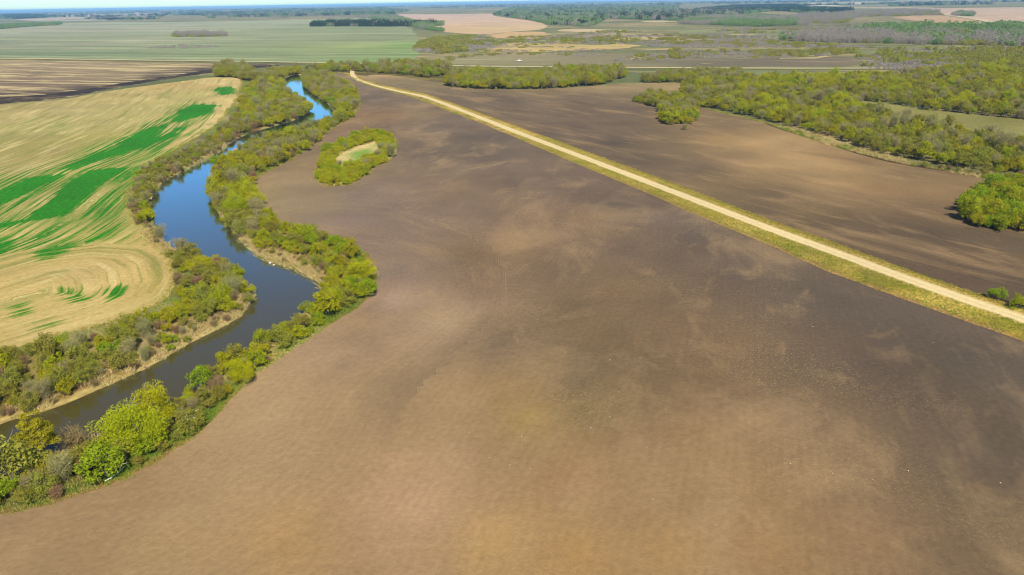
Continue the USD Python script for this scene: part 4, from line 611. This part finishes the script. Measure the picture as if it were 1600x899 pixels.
# ---- stones
def stone_mesh(seed):
    import trimesh
    m = trimesh.creation.icosphere(subdivisions=1, radius=1.); v = m.vertices*(1+.5*(meshkit.fbm(m.vertices*1.3+seed, 3)-.5)[:, None])*[1, .75, .55]; return v, m.faces
def stone(u, v, r, label, group=None, z=0.):
    p = at(u, v); sv, sf = stone_mesh(rnd.uniform(0, 50)); a = rnd.uniform(0, 6.28); c_, s_ = math.cos(a), math.sin(a)
    g = put('/World/'+numbered('pale_stone'), (sv*r)@np.array([[c_, s_, 0], [-s_, c_, 0], [0, 0, 1]]), sf, m_stone)
    UsdGeom.Xformable(g).AddTranslateOp().Set(Gf.Vec3d(float(p[0]), float(p[1]), z+r*.2)); tag(g, label, 'stone', group)
for u, v, r in [(421, 407.5, .34), (427, 410.5, .30), (470, 421.5, .32), (478, 420, .22), (384, 379, .26), (396, 385, .24)]:
    stone(u, v, r, 'white stone at the waterline of the reedy right bank of the pool', 'white stones along the pool', -.7)
gs = np.random.default_rng(77)
for u, v in [(713, 598), (815, 682), (733, 676), (765, 716), (797, 727), (829, 733), (953, 563), (967, 613), (953, 652), (923, 669), (1270, 511), (1458, 536), (1185, 544), (1301, 740), (1419, 736), (1563, 755), (1235, 725), (1363, 750), (840, 500), (904, 508), (823, 414), (756, 335), (740, 639), (797, 645), (870, 540), (1010, 700), (1040, 640), (1000, 560), (1170, 660), (1020, 780), (1120, 820), (660, 770)]:
    stone(u, v, float(gs.uniform(.06, .11)), 'small pale stone lying on the ploughed field between river and road', 'small pale stones on the ploughed field', .02)
# ---- vehicle parked on the far field
def box(x0, y0, z0, x1, y1, z1, top=0.):
    a = top; v = np.array([[x0, y0, z0], [x1, y0, z0], [x1, y1, z0], [x0, y1, z0], [x0+a, y0+a*.4, z1], [x1-a, y0+a*.4, z1], [x1-a, y1-a*.4, z1], [x0+a, y1-a*.4, z1]])
    return v, np.array([[0, 3, 2, 1], [4, 5, 6, 7], [0, 1, 5, 4], [1, 2, 6, 5], [2, 3, 7, 6], [3, 0, 4, 7]])
m_white = mat('white_paint', {'p': ('principled_bsdf', {'base_color': (.8, .79, .75), 'roughness': .3})}, [], 'p.BSDF'); m_tyre = mat('tyre_rubber', {'p': ('principled_bsdf', {'base_color': (.02, .02, .02), 'roughness': .8})}, [], 'p.BSDF'); m_glass = mat('dark_glass', {'p': ('principled_bsdf', {'base_color': (.03, .04, .05), 'roughness': .08})}, [], 'p.BSDF')
vp = at(811, 96.4); veh = UsdGeom.Xform.Define(stage, '/World/pickup_truck'); veh.AddTranslateOp().Set(Gf.Vec3d(float(vp[0]), float(vp[1]), .12)); veh.AddRotateZOp().Set(-18.)
tag(veh, 'small white vehicle standing alone on the bare field beyond the far straight road', 'vehicle')
put('/World/pickup_truck/body', *box(-2.7, -.95, .45, 2.7, .95, 1.1, .08), m_white); put('/World/pickup_truck/cab', *box(-.6, -.88, 1.1, 1.5, .88, 1.75, .35), m_white)
put('/World/pickup_truck/windscreen', *box(1.16, -.7, 1.2, 1.44, .7, 1.62, .1), m_glass); put('/World/pickup_truck/cargo_bed', *box(-2.6, -.85, 1.1, -.75, .85, 1.25, .02), m_tyre)
for i, (x_, y_) in enumerate([(-1.7, -.9), (1.75, -.9), (-1.7, .9), (1.75, .9)]):
    v, f = tube(np.array([[x_, y_-.13, .4], [x_, y_, .4], [x_, y_+.13, .4]]), .42, .42, 14); n0 = len(v)
    put(f'/World/pickup_truck/wheel{"" if i == 0 else f"_{i:03d}"}', v, np.vstack([f, [(0, j+1, j) for j in range(1, 13)]]), m_tyre)
# ---- far woods: clumps of small trees
def far_clump(name, m, n, hh, rr, nl, size, ext_, seed, conic=False, bark=True):
    g = np.random.default_rng(seed); parts = []; tt = []; tr = []
    for k in range(n):
        o = np.array([g.uniform(-ext_, ext_), g.uniform(-ext_, ext_)*.7, 0]); h = hh*g.uniform(.65, 1.2); q = rr*g.uniform(.7, 1.2)
        z = g.uniform(.12, 1, nl); a = g.uniform(0, 6.283, nl)
        rad = q*(1.02-z)*g.uniform(.5, 1, nl)**.5 if conic else q*np.sqrt(np.clip(1-((z-.55)/.5)**2, 0, 1))*g.uniform(.4, 1, nl)**.5
        P = np.c_[np.cos(a)*rad, np.sin(a)*rad, z*h]+o; nr_ = np.c_[np.cos(a), np.sin(a), np.full(nl, .5)]+g.normal(scale=.5, size=(nl, 3)); nr_ /= np.linalg.norm(nr_, axis=1)[:, None]
        parts.append(leaves(P, nr_, size, g, .75)); tt.append(np.repeat(np.clip(g.uniform(0, 1)*.6+g.uniform(0, .4, nl), 0, 1), 4)); tr.append(tube(np.array([o, o+[.1, 0, h*.4], o+[0, .1, h*.8]]), .18, .05, 3))
    v, f = join(parts); sv, sf = join(tr)
    return proto(name, {'trunks': (sv, sf, None, m_bark), 'crowns': (v, f, np.concatenate(tt), m)})
FC = {'green': [far_clump(f'green_grove_{c_}', m_fgreen, 9, 8.5, 3.0, 70, .75, 10, 600+i) for i, c_ in enumerate('ab')], 'olive': [far_clump(f'olive_grove_{c_}', m_olive, 11, 5., 2.6, 60, .6, 10, 610+i) for i, c_ in enumerate('ab')], 'grey': [far_clump(f'grey_grove_{c_}', m_fgrey, 14, 9.0, 2.0, 60, .42, 10, 620+i) for i, c_ in enumerate('ab')], 'spruce': [far_clump(f'spruce_grove_{c_}', m_spruce, 9, 11., 2.4, 80, .7, 10, 630+i, True) for i, c_ in enumerate('ab')], 'scrub': [far_clump(f'scrub_patch_{c_}', m_fgrey, 16, 2.4, 1.7, 40, .45, 10, 640+i) for i, c_ in enumerate('ab')]}
def wood(name, pts, sp, mixk, label, seed, s=(.8, 1.2), thin=.0, cat='wood'):
    P = poly(pts); p = scatter(P, sp, seed); g = np.random.default_rng(seed); ks = [k for k, _ in mixk]; w = np.array([x for _, x in mixk], float)
    if thin: p = p[fb(p@np.array([[.94*.25, .341], [-.341*.25, .94]])*.02, 1., 4, seed) > thin]
    nz = fb(p, .006, 4, seed+3); sel = []
    for q in nz:
        ww = w*np.exp(np.linspace(4, -4, len(w))*(q-.5)*2); sel.append(g.choice(len(w), p=ww/ww.sum()))
    pr = [q for k in ks for q in FC[k]]; sc = g.uniform(*s, len(p)); far_ = np.linalg.norm(p, axis=1)
    z = np.where(far_ > 2600, (fb(p, .0004, 3, 5)-.42)*26*ease(far_, 2600, 9000), 0)-.2
    if len(p): instancer(name, pr, np.array(sel)*2+g.integers(0, 2, len(p)), np.c_[p, z], np.c_[sc, sc, sc*g.uniform(.85, 1.15, len(p))], g.uniform(0, 360, len(p)), label, cat)
    return len(p)
nW = 0
nW += wood('spruce_wood', [(487, 42), (545, 41.5), (600, 42), (690, 41), (690, 37.5), (640, 36.5), (560, 35), (492, 36)], 13, [('spruce', .5), ('grey', .2), ('green', .4)], 'dark woodlot standing alone beyond the grass field', 700)
nW += wood('mixed_wood', [(640, 40), (660, 46), (690, 50), (668, 42), (645, 35), (620, 27), (560, 26.5), (600, 32)], 17, [('green', .5), ('grey', .3)], 'green wood at the left end of the pinkish field', 701)
nW += wood('mixed_wood', [(772, 23), (800, 13), (860, 10), (960, 10), (1060, 10), (1060, 15), (1000, 20), (950, 26), (940, 34), (920, 42), (880, 40), (860, 39), (832, 32.5), (800, 27.5)], 20, [('green', .6), ('grey', .25), ('spruce', .08)], 'green wood behind the dry marsh in the middle distance', 702)
nW += wood('mixed_wood', [(945, 26), (1000, 22), (1060, 18), (1140, 13), (1200, 12), (1205, 18), (1140, 24), (1100, 27), (1060, 32), (1000, 31), (960, 30)], 17, [('grey', .5), ('spruce', .35), ('green', .3)], 'grey and dark wood behind the middle meadow', 703)
nW += wood('mixed_wood', [(1062, 38), (1070, 33), (1120, 27), (1190, 26), (1250, 32), (1240, 40), (1180, 42), (1110, 39)], 15, [('green', .6), ('grey', .4)], 'green wood at the far edge of the middle meadow', 704)
nW += wood('spruce_wood', [(1095, 15), (1150, 10), (1240, 8), (1262, 14), (1330, 15.5), (1330, 18), (1260, 21), (1225, 18), (1150, 18), (1110, 18)], 16, [('spruce', .8), ('green', .2)], 'dark spruce belt below the pale far fields', 705)
nW += wood('grey_wood', [(1195, 30), (1260, 24), (1330, 20), (1420, 17), (1465, 18.5), (1468, 24.5), (1390, 26), (1340, 27), (1320, 36), (1250, 40), (1200, 38)], 18, [('grey', .7), ('scrub', .5), ('olive', .2)], 'grey leafless wood left of the distant track', 706, thin=.40)
nW += wood('grey_wood', [(1225, 61), (1300, 54), (1400, 52), (1480, 51), (1600, 55), (1760, 58), (1760, 76), (1600, 72), (1480, 71), (1380, 68), (1300, 67.5), (1230, 64)], 12, [('grey', .8), ('green', .12), ('olive', .15)], 'pale grey leafless poplar wood below the distant tan fields', 707)
nW += wood('green_wood', [(1330, 50), (1380, 42), (1440, 39), (1500, 42), (1600, 44), (1600, 50), (1480, 49), (1400, 50)], 14, [('green', .7), ('olive', .4)], 'bright green strip of trees behind the pale poplar wood', 708)
nW += wood('marsh_scrub', [(655, 80), (660, 66), (690, 58), (760, 57), (775, 65), (770, 76), (720, 81), (690, 84)], 11, [('scrub', .7), ('olive', .4)], 'grey-brown brush beside the dry marsh', 709, (.7, 1.2))
nW += wood('marsh_scrub', [(800, 64), (870, 55), (960, 48), (1060, 52), (1150, 60), (1260, 64), (1330, 74), (1340, 84), (1200, 88), (1050, 85), (990, 78), (930, 74), (860, 66)], 14, [('scrub', .9), ('olive', .15)], 'patchy grey brush across the dry marsh', 710, (.35, .8), thin=.45)
nW += wood('marsh_scrub', [(1340, 104), (1390, 93), (1480, 84), (1600, 78), (1780, 74), (1780, 110), (1600, 112), (1460, 116)], 9, [('olive', .6), ('scrub', .5)], 'scrub merging into the big wood at the right edge', 711, (.5, .9), thin=.28)
nW += wood('marsh_scrub', [(960, 95), (985, 88), (1040, 85), (1160, 84), (1250, 84), (1330, 86), (1250, 90), (1140, 91.5), (1060, 92), (1020, 97)], 12, [('olive', .5), ('scrub', .5)], 'brush along the far side of the bare field', 712, (.4, .8), thin=.40)
nW += wood('tree_belt', [(275, 56), (310, 54), (350, 55), (352, 57), (310, 58), (275, 58)], 12, [('grey', .5), ('olive', .5)], 'thin belt of trees alone in the pale grass field', 713)
nW += wood('tree_belt', [(0, 29), (10, 24), (45, 23), (72, 26), (70, 28.5), (30, 30)], 15, [('spruce', .7), ('green', .3)], 'dark wood on the far left near the skyline', 714, (1.0, 1.4))
nW += wood('tree_belt', [(-200, 46), (0, 42), (30, 39), (95, 37), (90, 39.5), (30, 43), (0, 46), (-200, 52)], 14, [('green', .6), ('olive', .4)], 'grey-green tree belt on the far left in the pale field', 715)
nW += wood('tree_belt', [(133, 30), (160, 28.5), (200, 29), (198, 30), (150, 31)], 14, [('spruce', .7), ('grey', .3)], 'dark trees in a row in the pale far-left field', 716)
nW += wood('mixed_wood', [(270, 24.5), (330, 20), (480, 15), (600, 14), (640, 17), (620, 21), (610, 24.5), (480, 24.5), (380, 24.5)], 34, [('green', .5), ('grey', .3), ('spruce', .15)], 'bluish wood behind the pale grass field', 717, (.9, 1.3), thin=.42)
nW += wood('grey_wood', [(225, 76), (250, 72), (300, 71), (345, 73), (300, 76)], 16, [('scrub', .8)], 'low brush patch in the pale grass field', 718, (.5, .8))
nW += wood('tree_belt', [(1487, 25), (1500, 21), (1520, 22), (1517, 26)], 15, [('green', .5), ('grey', .5)], 'small dark grove beside the distant track', 719)
nW += wood('marsh_scrub', [(1000, 66), (1080, 58), (1200, 62), (1230, 66), (1330, 72), (1420, 76), (1330, 84), (1200, 80), (1100, 76), (1020, 74)], 10, [('scrub', .9), ('olive', .15)], 'grey brush between the dry marsh and the big wood', 721, (.35, .8), thin=.46)
nW += wood('marsh_scrub', [(1330, 92), (1380, 80), (1500, 76), (1640, 74), (1640, 90), (1480, 92), (1400, 97)], 10, [('olive', .6), ('scrub', .4)], 'olive brush over the green meadow at the right', 722, (.4, .9), thin=.44)
nW += wood('marsh_scrub', [(1060, 58), (1130, 48), (1240, 44), (1330, 38), (1340, 48), (1240, 58), (1140, 62)], 13, [('scrub', .6), ('grey', .3), ('olive', .3)], 'scattered grey brush over the middle meadow', 723, (.4, .8), thin=.50)
nW += wood('marsh_scrub', [(690, 100), (700, 90), (760, 84), (900, 83), (960, 87), (960, 90), (860, 86), (760, 87), (710, 92)], 14, [('olive', .6), ('scrub', .4)], 'bushes along the top of the bare field', 724, (.35, .6), thin=.50)
nW += wood('marsh_scrub', [(735, 82), (760, 68), (800, 58), (900, 56), (1000, 62), (1000, 74), (960, 80), (880, 83)], 11, [('scrub', .8), ('olive', .3)], 'brush dotted over the large tan marsh', 725, (.3, .65), thin=.50)
nW += wood('tree_belt', [(1545, 48), (1565, 40), (1592, 40), (1595, 48)], 12, [('green', 1.)], 'green grove where the distant track leaves the picture', 720)
# skyline belts
def belts():
    g = np.random.default_rng(900); P = []; K = []
    for D, dens in ((4300, 26), (5200, 24), (6200, 24), (7500, 26), (9000, 28), (11500, 34), (15000, 46)):
        n = int(2*D*.85/dens*2.0)
        x = g.uniform(-D*.85, D*.85, n); y = D+120*np.sin(x/700+D)+g.normal(scale=D*.012, size=n); p = np.c_[x, y]
        keep = fb(np.c_[x*1.0, np.full(n, D)], .0016, 4, 901) > (.52 if D < 7000 else .42); uv = px(p)
        keep &= ~((uv[:, 1] > 12.5-(uv[:, 0]-800)*.004)) | (uv[:, 0] < 600)
        P.append(p[keep]); K.append(g.choice(3, keep.sum(), p=(.45, .3, .25)))
    p = np.vstack(P); k = np.concatenate(K); pr = FC['spruce']+FC['green']+FC['grey']; far_ = np.linalg.norm(p, axis=1); z = (fb(p, .0004, 3, 5)-.42)*26*ease(far_, 2600, 9000)-.2
    s = g.uniform(1., 1.6, len(p)); instancer('skyline_wood', pr, k*2+g.integers(0, 2, len(p)), np.c_[p, z], np.c_[s*1.5, s*1.5, s], g.uniform(0, 360, len(p)), 'long dark belts of trees along the skyline', 'wood'); return len(p)
nB = belts()
# ---------------------------------------------------------------- air
HAZE = 6.0e-5
m_haze = mat('haze_air', {'v': ('principled_volume', {'color': (.34, .64, 1.0), 'density': HAZE, 'anisotropy': .0})}, [], None, 'v.volume')
hv, hf = box(-48000, -4000, -4, 48000, 48000, 75.)
tag(put('/World/haze', hv, hf, m_haze), 'thin bluish air over the whole plain', 'haze', None, 'stuff')
print('bushes', count, 'rest', {k: len(v) for k, v in rest.items()}, 'far', nW, nB)
